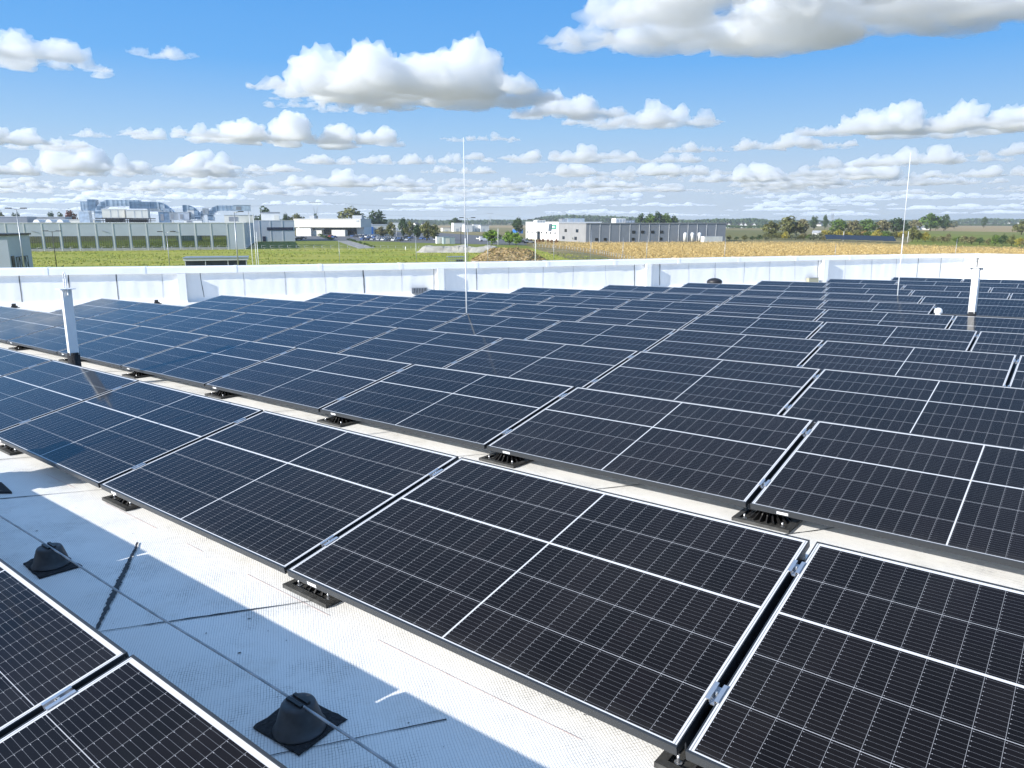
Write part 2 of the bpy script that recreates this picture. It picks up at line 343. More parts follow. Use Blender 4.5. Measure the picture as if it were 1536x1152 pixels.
# roof sheet: several quads with uv in metres
T0, T1, N0 = -16., 23.42, -24.
def roof_mesh():
    me = bpy.data.meshes.new('roof'); rnd = random.Random(5)
    vs = [(T0, N0, ZR), (T1, N0, ZR), (T1, WNN + .02, ZR), (T0, WNN + .02, ZR)]; fs = [(0, 1, 2, 3)]; mi = [0]
    def strip(pts, z, m):                  # pts: (t, n, halfwidth across, axis)
        o = len(vs)
        for t, n, h, ax in pts:
            if ax == 't': vs.extend([(t, n - h * rnd.uniform(.6, 1.3), z), (t, n + h * rnd.uniform(.6, 1.3), z)])
            else: vs.extend([(t - h * rnd.uniform(.6, 1.3), n, z), (t + h * rnd.uniform(.6, 1.3), n, z)])
        for i in range(len(pts) - 1):
            q = (o + 2 * i, o + 2 * i + 2, o + 2 * i + 3, o + 2 * i + 1)
            fs.append(q if pts[0][3] == 't' else q[::-1]); mi.append(m)
    for kk in range(-8, 20):
        n = 2.01 + .925 * kk; near = -1 <= kk <= 5; stp = .035 if near else .3; t = T0 + .3; run = []; ph = rnd.random() * 9
        while t < T1 - .3:
            hw = .0018 + .0062 * max(0, noise.noise((t * 1.3, n * 3, 2.))) if near else .005
            keep = noise.noise((t * .45, n, 8.)) > -.28
            if keep: run.append((t, n + .012 * noise.noise((t * .9, ph, 0)) + rnd.uniform(-.0012, .0012), hw, 't'))
            elif len(run) > 1: strip(run, ZR + .004, 1); run = []
            else: run = []
            t += stp
        if len(run) > 1: strip(run, ZR + .004, 1)
    # the thick tarred roll end in front, and a few thinner ones elsewhere
    run = []; n = 2.955
    while n < 3.84:
        run.append((-.768 + .006 * noise.noise((n * 9, 1, 1)), n, .004 + .013 * (1 - abs(n - 3.35) / .5) * (.7 + .6 * noise.noise((n * 30, 3, 3))), 'n')); n += .012
    strip(run, ZR + .006, 1)
    for kk, t in ((4, -3.1), (5, 2.2), (6, 4.4), (7, -2.2), (9, 5.0), (2, 6.5), (1, 3.4), (11, 8.)):
        n = 2.01 + .925 * kk; run = []
        for i in range(25): run.append((t + .004 * noise.noise((i * .4, kk, 1)), n + i * .0385, .004 + .003 * rnd.random(), 'n'))
        strip(run, ZR + .006, 1)
    # red chalk snap line under the second row's front edge
    run = []
    for i in range(160):
        x = -5.2 + i * .026; p = Vector((x, 1.652 + .012 * math.sin(x), 0)); t, n = p.dot(WD), p.dot(WN)
        if noise.noise((x * 2.1, 4, 4)) > -.05: run.append((t, n, .0022, 't'))
        else:
            if len(run) > 1: strip(run, ZR + .003, 2)
            run = []
    if len(run) > 1: strip(run, ZR + .003, 2)
    # small tar crumbs and scuffs
    for i in range(75):
        x, y = rnd.uniform(-5.2, -.2), rnd.uniform(.85, 1.8); p = Vector((x, y, 0)); t, n = p.dot(WD), p.dot(WN); r = rnd.uniform(.001, .0042) * (1 if rnd.random() < .85 else 2.2)
        a = rnd.random() * 6; o = len(vs); kx = rnd.uniform(.3, 1)
        for j in range(6): vs.append((t + r * math.cos(a + j * 1.047) * rnd.uniform(.6, 1.2), n + r * kx * math.sin(a + j * 1.047) * rnd.uniform(.6, 1.2), ZR + .0035))
        fs.append(tuple(range(o, o + 6))); mi.append(1)
    me.from_pydata(vs, [], fs)
    for m in (M['roof'], M['tar'], M['chalk']): me.materials.append(m)
    me.polygons.foreach_set('material_index', mi)
    uv = me.uv_layers.new(name='UVMap')
    for lp in me.loops: uv.data[lp.index].uv = (me.vertices[lp.vertex_index].co.x, me.vertices[lp.vertex_index].co.y)
    me.update(); return me
M['chalk'] = mat('red_chalk', (.74, .55, .50), .9)
link('roof', roof_mesh(), bld)
# outer walls below the roof
mb = MB(); mb.box((T0, WNN + .03, -8.6), (T1 + .25, WNN + .30, ZR - .02)); mb.box((T1 + .03, N0, -8.6), (T1 + .25, WNN + .02, ZR - .02)); mb.build('outer_wall', M['facadelight'], bld)
def skin(L0, L1, zt, seams, front, flip, amp=.0065):
    """wrinkled membrane hung on a parapet; a grid in (t, z) pushed in and out"""
    nt_ = int((L1 - L0) / .06); nz = 12; vs = []; fs = []
    for i in range(nt_ + 1):
        t = L0 + (L1 - L0) * i / nt_
        ds = min(abs(t - s) for s in seams)
        for j in range(nz + 1):
            f = j / nz; z = ZR + (zt(t) - ZR) * f
            q = amp * (noise.noise((t * 2.2, z * .8, 3.)) + .9 * noise.noise((t * 6, z * 1.2, 9.)) + .5 * noise.noise((t * 13, z * 1.5, 2.))) + .012 * max(0, noise.noise((t * 4.3, z * .5, 5.))) ** 2
            q = min(q, .016) * (1 - math.exp(-(ds / .08) ** 2))
            if j == 0: q = .10
            elif j == 1: q = max(q, .02)
            vs.append((t, q, z if j else ZR + .004))
    for i in range(nt_):
        for j in range(nz):
            a = i * (nz + 1) + j; q4 = (a, a + nz + 1, a + nz + 2, a + 1); fs.append(q4)
    return vs, fs
def parapet(name, X, L0, L1, zb, hb, seams, pil, over=.075):
    par = bpy.data.objects.new(name, None); C.objects.link(par); par.parent = bld; par.matrix_basis = X
    rnd = random.Random(int(L1 * 10))
    vs, fs = skin(L0, L1, zb, seams, 0, 0)
    mb = MB(); mb.add([(t, -q, z) for t, q, z in vs], fs, 0, True)
    for s in seams:                        # vertical laps: a dark open edge of varying strength
        k = rnd.random(); wd = .006 + .012 * k * k
        n = 5; z0 = ZR + .085; z1 = zb(s) - .004; le = rnd.uniform(-.03, .05); px_ = None
        for i in range(n + 1):
            f = i / n; z = z0 + (z1 - z0) * f; w2 = wd * rnd.uniform(.55, 1.0); x_ = s + le * (1 - f) + rnd.uniform(-.004, .004)
            if px_ is not None: mb.add([(px_[0] - px_[1], -.0045, px_[2]), (px_[0] + px_[1], -.0045, px_[2]), (x_ + w2, -.0045, z), (x_ - w2, -.0045, z)], [(0, 1, 2, 3)], 1 + (k < .55))
            px_ = (x_, w2, z)
    ob = mb.build('wall_membrane', [M['wallskin'], M['lap'], M['lapgrey']], par)
    mb = MB(); n = int((L1 - L0) / .5)
    pts = [L0 + (L1 - L0) * i / n for i in range(n + 1)]
    for a, b in zip(pts[:-1], pts[1:]):
        mb.add([(a, .035, ZR), (b, .035, ZR), (b, .24, ZR), (a, .24, ZR), (a, .035, zb(a)), (b, .035, zb(b)), (b, .24, zb(b)), (a, .24, zb(a))], [(0, 1, 5, 4), (2, 3, 7, 6), (4, 5, 6, 7)])
    mb.build('wall_core', M['concrete'], par)
    # coping: bent sheet with a drip edge, laid in lengths with lapped joints
    cop = bpy.data.objects.new('coping', None); C.objects.link(cop); cop.parent = par
    t = L0; i = 0
    mb = MB()
    while t < L1 - .01:
        e = min(t + 2.12, L1)
        for (a, b, g) in ((t, e, 0.),) + (((e - .045, e + .045, .006),) if e < L1 - .3 else ()):
            dz = rnd.uniform(-.003, .003) if g == 0 else 0
            pr = []
            for q in (a, b):
                z0 = zb(q) + dz - g; z1 = z0 + hb(q) + 2 * g
                pr.append([(q, -over - g, z0), (q, -over + .012 - g, z1 - .02), (q, -over + .03 - g, z1), (q, .30 + g, z1 + .01), (q, .30 + g, z0), (q, -.0, z0), (q, -over + .03, z0 - .0)])
            mm = len(pr[0]); o = pr[0] + pr[1]
            mb.add(o, [tuple(range(mm))[::-1], tuple(range(mm, 2 * mm))] + [(k_, (k_ + 1) % mm, mm + (k_ + 1) % mm, mm + k_) for k_ in range(mm)])
        t = e; i += 1
    mb.build('coping_sheet', M['coping'], cop, recalc=True)
    # welded strip under the coping
    for p0, p1 in pil:
        zt = zb((p0 + p1) / 2) - .004
        m2 = MB(); m2.box((p0, -.15, ZR), (p1, -.005, zt)); m2.add([(p0 - .02, -.17, ZR + .003), (p1 + .02, -.17, ZR + .003), (p1, -.148, ZR + .06), (p0, -.148, ZR + .06)], [(0, 1, 2, 3)])
        m2.build('pilaster', M['wallskin'], par)
    return par
M['lapgrey'] = mat('weathered_lap', (.42, .43, .44), .7, var=.2, scale=6)
M['lap'] = mat('open_lap', (.09, .095, .10), .8, var=.5, scale=6)
SEAM = [-13.3, -12.2, -11.2, -10.15, -9.1, -8.1, -7.05, -5.98, -4.95, -3.91, -2.88, -2.0, -.97, .05, 1.06, 2.07, 3.1, 4.0, 5.2, 6.16, 7.2, 8.13, 9.15, 10.1, 10.95, 11.94, 12.87, 13.93, 14.86, 15.8, 16.7, 17.77, 18.85, 19.87, 20.8, 21.8, 22.77]
parapet('parapet_wall', Matrix.Translation((0, WNN, 0)), T0, T1 + .25, lambda t: interp(t, ZB), lambda t: interp(t, HB), SEAM, [(-2.52, -2.33), (4.07, 4.25), (10.44, 10.6), (16.82, 17.0)])
# right-hand parapet: its local x runs back towards the camera side, its front faces the roof
XR = Matrix(((0, 1, 0, T1), (-1, 0, 0, WNN), (0, 0, 1, 0), (0, 0, 0, 1)))
parapet('parapet_wall', XR, .05, 36., lambda t: .676 - .0005 * t, lambda t: .115, [1.9, 3.1, 4.4, 5.6, 6.8, 8, 9.2, 10.4, 11.6], [])
# ------------------------------------------------------------------ solar panels
TILT, GAP, Y1, PITCHROW, SH = .2118, .0243, 1.627, 1.927, -.5403
PER = PL + GAP
SEAMX = {0: -1.9607, 1: -.7416, 2: -1.3107, 3: -1.8333, 4: -2.3667, 5: -2.9220, 6: -3.4473, 7: -3.9990, 8: -4.5235}
def seam_x(r): return SEAMX.get(r, -4.5235 + (r - 8) * SH)
def row_y(r): return Y1 + (r - 1) * PITCHROW
def row_m(r, x): return MR @ Matrix.Translation((x, row_y(r), 0)) @ Matrix.Rotation(TILT, 4, 'X')
def make_panel(mw):
    t = thing('solar_module', '', 'solar panel', mw, 'solar panels on the white roof')
    mb = MB(); f = .009; g = .0045
    mb.box((0, 0, -.030), (PL, f, 0)); mb.box((0, PWD - f, -.030), (PL, PWD, 0))
    mb.box((0, f, -.030), (g, PWD - f, 0)); mb.box((PL - g, f, -.030), (PL, PWD - f, 0))
    fo = mb.build('frame', M['frame'], t)
    bv = fo.modifiers.new('bevel', 'BEVEL'); bv.width = .0012; bv.segments = 2; bv.limit_method = 'ANGLE'
    dg = bpy.context.evaluated_depsgraph_get(); me = bpy.data.meshes.new_from_object(fo.evaluated_get(dg)); fo.modifiers.clear(); fo.data = me
    me = bpy.data.meshes.new('cell_glass')
    a, b, c, d = g, PL - g, f, PWD - f
    me.from_pydata([(a, c, -.0016), (b, c, -.0016), (b, d, -.0016), (a, d, -.0016), (a, c, -.007), (b, c, -.007), (b, d, -.007), (a, d, -.007)], [], [(0, 1, 2, 3), (7, 6, 5, 4)])
    me.materials.append(M['cells']); me.materials.append(M['backsheet']); me.polygons[1].material_index = 1
    uv = me.uv_layers.new(name='UVMap')
    for lp in me.loops: uv.data[lp.index].uv = me.vertices[lp.vertex_index].co.xy
    link('cell_glass', me, t)
    MB().box((.135, -.0008, -.024), (.192, 0, -.010)).build('sticker', M['sticker'], t)
    return t
ROWS = {0: (-3, 3), 1: (-7, 2), 2: (-9, 2), 3: (-8, 2), 4: (-7, 3), 5: (-6, 3), 6: (-5, 3), 7: (-4, 0), 8: (-3, 3), 9: (-2, 3), 10: (-1, 4), 11: (0, 4), 12: (1, 4)}
ROWN = {0: 'nearest row', 12: 'farthest row'}
def rown(r): return ROWN.get(r, ordn(r + 1) + ' row')
proto = None; PANELS = {}
for r, (j0, j1) in ROWS.items():
    n = 0
    for j in range(j0, j1 + 1):
        x = seam_x(r) + j * PER + GAP / 2; mw = row_m(r, x)
        c, s = math.cos(TILT), math.sin(TILT)
        vis = any(inview((x + PL * u, row_y(r) + PWD * c * v, PWD * s * v), 0) for u in (.02, .25, .5, .75, .98) for v in (.02, .5, .98))
        if proto is None: o = proto = make_panel(mw)
        else: o = copy_tree(proto, mw)
        jx = random.Random(r * 50 + j)
        o.matrix_world = mw @ Matrix.Translation((0, jx.uniform(-.003, .003), jx.uniform(-.001, .002)))
        if vis:
            n += 1; o['label'] = 'dark solar panel, %s in view from the left in the %s' % (ordn(n), rown(r))
        else: o['label'] = 'dark solar panel beyond the picture edge in the %s' % rown(r); o['group'] = 'panels beyond the picture edge in the %s' % rown(r)
        PANELS[r, j] = n
# clamps and feet at every seam
def make_clamp(mw):
    t = thing('panel_clamp', '', 'clamp', mw, 'silver clamps between neighbouring panels')
    mb = MB(); L = .036
    mb.box((-.0195, -L, .0004), (-.0095, L, .0032)); mb.box((.0095, -L, .0004), (.0195, L, .0032))
    mb.box((-.0095, -L, -.016), (.0095, L, -.013)); mb.box((-.0095, -L, -.013), (-.0070, L, .0032)); mb.box((.0070, -L, -.013), (.0095, L, .0032))
    mb.build('clamp_plate', M['alu'], t)
    MB().cone((0, 0, -.013), (0, 0, -.003), .0065, .0065, 6, 0, False).cone((0, 0, -.003), (0, 0, .002), .0035, .0035, 8).build('bolt', M['galv'], t)
    return t
def make_foot(mw):
    """local origin on the roof under the seam at the panels' low edge"""
    t = thing('mounting_base', '', 'mounting foot', mw, 'black mounting feet under the panels')
    x0, x1, y0, y1 = -.10, .20, .045, .345; H = -ZR
    mb = MB(); rim = .028
    mb.box((x0, y0, .001), (x1, y1, .006))
    mb.box((x0, y0, .006), (x1, y0 + rim, .018)); mb.box((x0, y1 - rim, .006), (x1, y1, .018))
    mb.box((x0, y0 + rim, .006), (x0 + rim, y1 - rim, .018)); mb.box((x1 - rim, y0 + rim, .006), (x1, y1 - rim, .018))
    mb.build('base_plate', M['plastic2'], t)
    cx, cyy = .05, .19; mb = MB()
    top = H - .034 + .19 * math.tan(TILT)
    mb.lathe([(.045, .006), (.036, .03), (.030, top * .6), (.034, top)], 16, 0, (cx, cyy, 0))
    for i in range(18):
        a = 2 * math.pi * i / 18; ca, sa = math.cos(a), math.sin(a)
        prof = [(.034, top - .01), (.050, top * .62), (.078, top * .30), (.112, .008)]
        th = .0032; vs = []
        for rr, z in prof:
            for q in (-th, th): vs.append((cx + rr * ca - q * sa, cyy + rr * sa + q * ca, z))
        for rr, z in prof:
            for q in (-th, th): vs.append((cx + .030 * ca - q * sa, cyy + .030 * sa + q * ca, z))
        fs = []
        for k_ in range(3):
            a0 = 2 * k_; b0 = 8 + 2 * k_
            fs += [(a0, a0 + 1, a0 + 3, a0 + 2), (a0, a0 + 2, b0 + 2, b0), (a0 + 1, b0 + 1, b0 + 3, a0 + 3)]
        mb.add(vs, fs)
    mb.build('ribbed_cone', M['plastic'], t, recalc=True)
    for bx, by in ((x0 + .05, y0 + .05), (x1 - .05, y0 + .05), (x0 + .05, y1 - .05), (x1 - .05, y1 - .05)):
        MB().cone((bx, by, .006), (bx, by, .010), .012, .012, 12, 0, False).cone((bx, by, .010), (bx, by, .034), .005, .005, 8).build('bolt', M['alu'], t)
    X = Matrix.Translation((0, 0, H)) @ Matrix.Rotation(TILT, 4, 'X')
    mb = MB(); mb.box((-.022, .06, -.075), (-.017, 1.06, -.032), 0, X); mb.box((.017, .06, -.075), (.022, 1.06, -.032), 0, X); mb.box((-.017, .06, -.075), (.017, 1.06, -.070), 0, X)
    mb.build('support_rail', M['rail'], t)
    yy = .92 * math.cos(TILT); zz = H + .92 * math.sin(TILT) - .075
    mb = MB(); mb.box((-.10, yy - .14, .001), (.10, yy + .12, .016)); mb.box((-.03, yy - .03, .016), (.03, yy + .03, zz)); mb.build('rear_leg', M['plastic'], t)
    return t
M['plastic2'] = mat('sunbleached_plastic', (.045, .045, .043), .55, var=.3, scale=25)
M['rail'] = mat('dark_rail', (.035, .04, .048), .3, .4)
pc = pf = None
for r, (j0, j1) in ROWS.items():
    for j in range(j0, j1 + 2):
        x = seam_x(r) + j * PER
        if not inview((x, row_y(r), 0), 60) and not inview((x, row_y(r) + 1.07, .23), 60) and not (r == 0 and j in (-1, 0)): continue
        a, b = PANELS.get((r, j - 1), 0), PANELS.get((r, j), 0)
        where = 'the gap before panel %d of the %s' % (b, rown(r)) if b else 'the end of panel %d of the %s' % (a, rown(r))
        where = ('the left end of the %s' % rown(r)) if (r, j - 1) not in PANELS else ('the right end of the %s' % rown(r)) if (r, j) not in PANELS else ('the gap left of the %s panel in the %s' % (ordn(b), rown(r)) if b else 'the gap right of the %s panel in the %s' % (ordn(a), rown(r)))
        for v, nm in ((.21, 'lower'), (.83, 'upper')):
            mw = row_m(r, x) @ Matrix.Translation((0, PWD * v, 0))
            if pc is None: o = pc = make_clamp(mw)
            else: o = copy_tree(pc, mw)
            o['label'] = '%s silver clamp in %s' % (nm, where)
        mw = MR @ Matrix.Translation((x, row_y(r), ZR))
        if pf is None: o = pf = make_foot(mw)
        else: o = copy_tree(pf, mw)
        o['label'] = 'ribbed black mounting base under %s' % where
# ------------------------------------------------------------------ things on the roof
def RT(x, y, z=ZR, rz=0): return MR @ TR(x, y, z, rz)
def post(x, y, top, boot, label):
    t = thing('cable_post', label, 'post', RT(x, y, ZR, R_(-8))); H = top - ZR; B = boot - ZR
    MB().box((-.042, -.042, B - .02), (.042, .042, H - .004)).build('post_shaft', M['white'], t)
    mb = MB(); mb.lathe([(.085, 0), (.075, .03), (.062, .06), (.058, B), (.052, B + .004)], 12, 0); mb.build('rubber_boot', M['felt'], t)
    mb = MB(); mb.box((-.092, -.07, H - .004), (.092, .07, H + .003)); mb.box((-.085, -.003, H - .06), (.085, .003, H - .004)); mb.build('cap_plate', M['white'], t)
    pts = []
    for i in range(13):
        a = math.pi * i / 12; pts.append((.042 * math.cos(a), 0, H + .105 + .06 * math.sin(a)))
    pts = [(.042, 0, H + .006)] + pts + [(-.042, 0, H + .006)]
    MB().tube(pts, .0055, 8).build('wire_loop', M['white'], t)
post(-8.17, 3.0, .885, .235, 'white square post with wire loop and black boot on the left of the roof')
post(-1.50, 12.6, .915, .27, 'white square post near the right parapet corner among the far panels')
def mast(x, y, top, label, blocks=False):
    t = thing('lightning_mast', label, 'lightning rod', RT(x, y, ZR)); H = top - ZR
    mb = MB(); mb.cone((0, 0, .06), (0, 0, H * .5), .010, .0085, 10); mb.cone((0, 0, H * .5), (0, 0, H), .0075, .004, 10); mb.build('rod', M['white'], t)
    mb = MB()
    for i in range(10 if blocks else 1):
        s = .185 - (.012 * (i % 2)); mb.box((-s, -s, .002 + i * .058), (s, s, .056 + i * .058), 0, Matrix.Rotation(.3 * (i % 3), 4, 'Z'))
    mb.build('ballast_block', M['concrete'], t)
mast(-7.875, 8.65, 2.88, 'tall thin white lightning rod rising in the middle of the panel field')
mast(-3.26, 16.4, 2.965, 'tall thin white lightning rod on the right, left of the white post')
mast(-5.45, .86, 3.0, 'thin white lightning rod on a stack of concrete blocks beyond the left picture edge', True)
# dark rubber mat at the left picture edge
tag(MB().prism([(-5.28, 1.13), (-4.945, 1.39), (-5.20, 1.415), (-5.50, 1.28)], .001, .014, Matrix(((1, 0, 0, 0), (0, 0, 1, 0), (0, 1, 0, ZR), (0, 0, 0, 1)))).build('rubber_mat', M['felt'], None, MR, True),
    'dark flat mat on the shaded roof at the left picture edge', 'mat')
# lightning cable on two holders
pts = [(x, 1.143 + .004 * math.sin(x * 2.1), -.034 - .010 * math.sin(math.pi * (((x + 3.667) / 1.892) % 1)) ** 2) for x in np.arange(-9.4, 3.2, .12)]
tag(MB().tube(pts, .0042, 8).build('lightning_cable', M['galv'], None, MR), 'thin grey cable strung along the shaded roof in front', 'cable')
def holder(x, y, rz, label, pad):
    t = thing('cable_holder', label, 'cable holder', RT(x, y, ZR, 0), 'black cable holders under the grey cable')
    rnd = random.Random(label); n = 44; vs = []
    for z in (.003, .009):
        for i in range(n):
            f = i / n * 4; k_ = int(f); u = f - k_; a, b = Vector(pad[k_]), Vector(pad[(k_ + 1) % 4]); p = a.lerp(b, u) * (1 + rnd.uniform(-.03, .03)); vs.append((p.x, p.y, z))
    vs_, fs = vs, [tuple(range(n))[::-1], tuple(range(n, 2 * n))] + [(i, (i + 1) % n, n + (i + 1) % n, n + i) for i in range(n)]
    MB().add(vs_, fs).build('felt_pad', M['felt'], t, recalc=True)
    mb = MB(); mb.lathe([(.079, .009), (.081, .015), (.073, .020), (.068, .040), (.060, .066), (.053, .088), (.049, .095), (.040, .097)], 28, 0)
    mb.build('rubber_cone', M['rubber'], t)
    mb = MB(); mb.box((-.036, -.018, .094), (.036, -.006, .105)); mb.box((-.036, .006, .094), (.036, .018, .105)); mb.build('cable_clip', M['plastic'], t)
M['rubber'] = mat('black_rubber', (.042, .044, .048), .5, var=.35, scale=20)
holder(-1.762, 1.150, 0, 'nearer black cone cable holder on a square felt pad, bottom centre', [(-.118, -.085), (.098, -.075), (.075, .118), (-.142, .102)])
holder(-3.650, 1.140, 0, 'farther black cone cable holder on a felt pad beside the tarred seam', [(-.115, -.076), (.108, -.088), (.122, .082), (-.19, .064)])
# vent pipe where one panel is missing
p = RR(1407, 471, 13.3)
t = thing('vent_pipe', 'short white vent pipe in the gap where a panel is missing', 'vent', RT(p.x, p.y))
MB().cone((0, 0, .0), (0, 0, .33), .042, .042, 16).build('pipe', M['white'], t)
MB().lathe([(.0425, .30), (.058, .305), (.060, .335), (.048, .37), (.015, .385)], 16).build('cowl', M['white'], t)
MB().lathe([(.11, .001), (.10, .02), (.055, .07), (.051, .075)], 16).build('flashing', M['wallskin'], t)
p = RR(1072, 417, 19.7)
t = thing('roof_ventilator', 'black domed roof ventilator near the far parapet', 'vent', RT(p.x, p.y))
h = p.z - ZR
MB().cone((0, 0, 0), (0, 0, h - .12), .12, .12, 20).build('duct_collar', M['plastic'], t)
MB().lathe([(.20, h - .15), (.215, h - .12), (.20, h - .07), (.15, h - .03), (.07, h - .005), (.01, h)], 28).build('dome', M['steel'], t)
a, b = RW(617, 440, WNN - .02), RW(640.5, 431, WNN - .02)
t = thing('louvre_box', 'small silver louvred box on the far parapet, left of the rod', 'vent', MW @ TR(a.x, WNN - .02, a.z))
w_, h_ = b.x - a.x, b.z - a.z
MB().box((0, -.10, 0), (w_, 0, h_)).build('housing', M['galv'], t)
mb = MB()
for i in range(9): mb.box((.02 + i * (w_ - .04) / 9, -.115, .012), (.02 + i * (w_ - .04) / 9 + .016, -.1005, h_ - .012))
mb.build('louvre', M['steel'], t)
a, b = RW(1208.5, 423, WNN - .02), RW(1223, 416.5, WNN - .02)
t = thing('junction_box', 'small beige box low on the far parapet beside a pilaster', 'box', MW @ TR(a.x, WNN - .02, ZR))
MB().box((0, -.16, 0), (b.x - a.x, -.03, b.z - ZR)).build('housing', M['beige'] if 'beige' in M else mat('beige_paint', (.34, .33, .24), .6), t)
MB().box((-.01, -.17, b.z - ZR), (b.x - a.x + .01, -.02, b.z - ZR + .015)).build('lid', M['galv'], t)
for px, py, lab in ((21, 455, 'small black drain outlet at the foot of the parapet, far left'), (235, 449, 'small black drain outlet by the parapet foot, left of the first pilaster')):
    q = RW(px, py, WNN - .35); t = thing('drain_outlet', lab, 'drain', MW @ TR(q.x, WNN - .35, ZR))
    mb = MB(); mb.box((-.06, -.03, 0), (.06, .03, .05)); mb.box((-.05, -.02, .05), (.03, .03, .10)); mb.build('outlet_body', M['plastic'], t)
    MB().lathe([(.11, .001), (.10, .012), (.04, .016)], 14).build('flange', M['plastic2'], t)
# ================================================================== THE LAND AROUND
U = (MW.to_3x3() @ Vector((1, 0, 0))); U.z = 0; U.normalize(); V = Vector((-U.y, U.x, 0))
BX = Matrix(((U.x, V.x, 0, 0), (U.y, V.y, 0, 0), (0, 0, 1, 0), (0, 0, 0, 1)))
def K(px):                                 # ground-plane slope X/Y of a picture column near the horizon
    d = ray(px, 345); return d.x / d.y
def yb(D): return 333 + (ZC * F * math.cos(PITCH) / D) / 1.0
def span(px0, px1, Y):                     # left-front base point at distance Y and width along U up to column px1
    L = Vector((K(px0) * Y, Y, 0)); k1 = K(px1); return L, (k1 * L.y - L.x) / (U.x - k1 * U.y)
def ZAT(py, Y): return AT(768, py, Y).z
def poly(name, pts, z, m, kind='structure'):
    mb = MB(); mb.add([(p[0], p[1], z) for p in pts], [tuple(range(len(pts)))]); o = mb.build(name, m)
    if o.data.polygons[0].normal.z < 0: o.data.flip_normals()
    return tag(o, kind=kind)
poly('ground', [(-30000, -400), (30000, -400), (30000, 30000), (-30000, 30000)], 0, M['land'])
poly('meadow', [G(-500, 372), G(800, 372.5), G(1120, 470), G(700, 700), G(-900, 700)], .004, M['meadow'])
poly('lawn', [G(378, 371.5), G(800, 372.5), G(780, 364.5), G(645, 364), G(560, 362), G(540, 361), G(384, 361)], .008, M['lawn'])
poly('car_park', [G(436, 361), G(545, 361.5), G(650, 364), G(790, 366), G(790, 358), G(700, 352), G(630, 347.5), G(450, 347)], .012, M['asphalt'])
poly('path', [G(505, 361.5), G(526, 361.5), G(563, 372), G(538, 373)], .016, M['pathmat'] if 'pathmat' in M else mat('gravel_path', (.26, .25, .23), .9, var=.15, scale=.6))
FIELD = [G(796, 369.2), G(850, 374), G(905, 384), G(960, 402), G(1300, 440), G(1900, 440), G(1900, 382), G(1536, 379), G(1430, 376.3), G(1310, 371.5), G(1200, 369), G(1080, 368.3)]
poly('field', FIELD, .006, M['corn_soil'])
poly('field', [G(1086, 356), G(1190, 357), G(1190, 346), G(1086, 345)], .006, M['land2'] if 'land2' in M else field_material('rough_pasture', [(.20, .17, .07), (.15, .16, .05), (.24, .19, .09)], .03, (.4, 3, 1), .4, .3))
poly('field', [G(1376, 346), G(1700, 351), G(1700, 340.5), G(1440, 338.6)], .006, M['stubble'])
poly('field', [G(1376, 350.5), G(1700, 356), G(1700, 351), G(1376, 346)], .010, M['lawn2'] if 'lawn2' in M else field_material('pale_green_field', [(.22, .20, .06), (.18, .20, .05), (.26, .22, .08)], .01, (.4, 3, 1), .3, .2))
poly('field', [G(1360, 368), G(1800, 375), G(1800, 356), G(1376, 350.5)], .006, M['lawn'])
poly('field', [G(1440, 338.4), G(1800, 340.3), G(1800, 336.3), G(1400, 335.8)], .008, M['plough'])
poly('field', [G(640, 341.5), G(800, 341.5), G(800, 338.5), G(640, 338.5)], .006, M['stubble'])
poly('road', [G(600, 362.5), G(790, 366.5), G(790, 368), G(600, 363.6)], .018, M['asphalt'])
# ------------------------------------------------------------------ scattered growth
def quads_mesh(name, cen, nrm, size, mi, mats, parent=None, mw=None, asp=None):
    """many small rectangular leaves: centre, facing, size"""
    n = len(cen); rng = np.random.default_rng(n)
    a = np.cross(nrm, rng.normal(size=(n, 3))); a /= np.linalg.norm(a, axis=1)[:, None] + 1e-9
    b = np.cross(nrm, a); sz = size[:, None]; bb = b * sz * (asp if asp is not None else .75)
    aa = a * sz
    v = np.stack([cen - aa, cen - bb * .8, cen + aa, cen + bb], 1).reshape(-1, 3)
    me = bpy.data.meshes.new(name); me.vertices.add(4 * n); me.vertices.foreach_set('co', v.astype('f').ravel())
    me.loops.add(4 * n); me.loops.foreach_set('vertex_index', np.arange(4 * n, dtype='i'))
    me.polygons.add(n); me.polygons.foreach_set('loop_start', np.arange(0, 4 * n, 4, dtype='i'))
    for m in mats: me.materials.append(m)
    me.polygons.foreach_set('material_index', mi.astype('i')); me.update(calc_edges=True); me.validate()
    return link(name, me, parent, mw)
def leafmat(name, c):
    m = mat(name, c, .75, var=.3, scale=.6, spec=.2); return m
LEAF = {k: [leafmat(k + '_leaf_%s' % t, tuple(x * f for x in c)) for t, f in (('a', 1.2), ('b', 1.75), ('c', 2.3))] for k, c in dict(
    dark=(.030, .050, .020), green=(.055, .090, .018), bright=(.085, .140, .018), olive=(.085, .088, .030), tan=(.110, .100, .048), yellow=(.20, .17, .03), orange=(.15, .095, .03),
    red=(.115, .035, .018), grey=(.075, .085, .055)).items()}
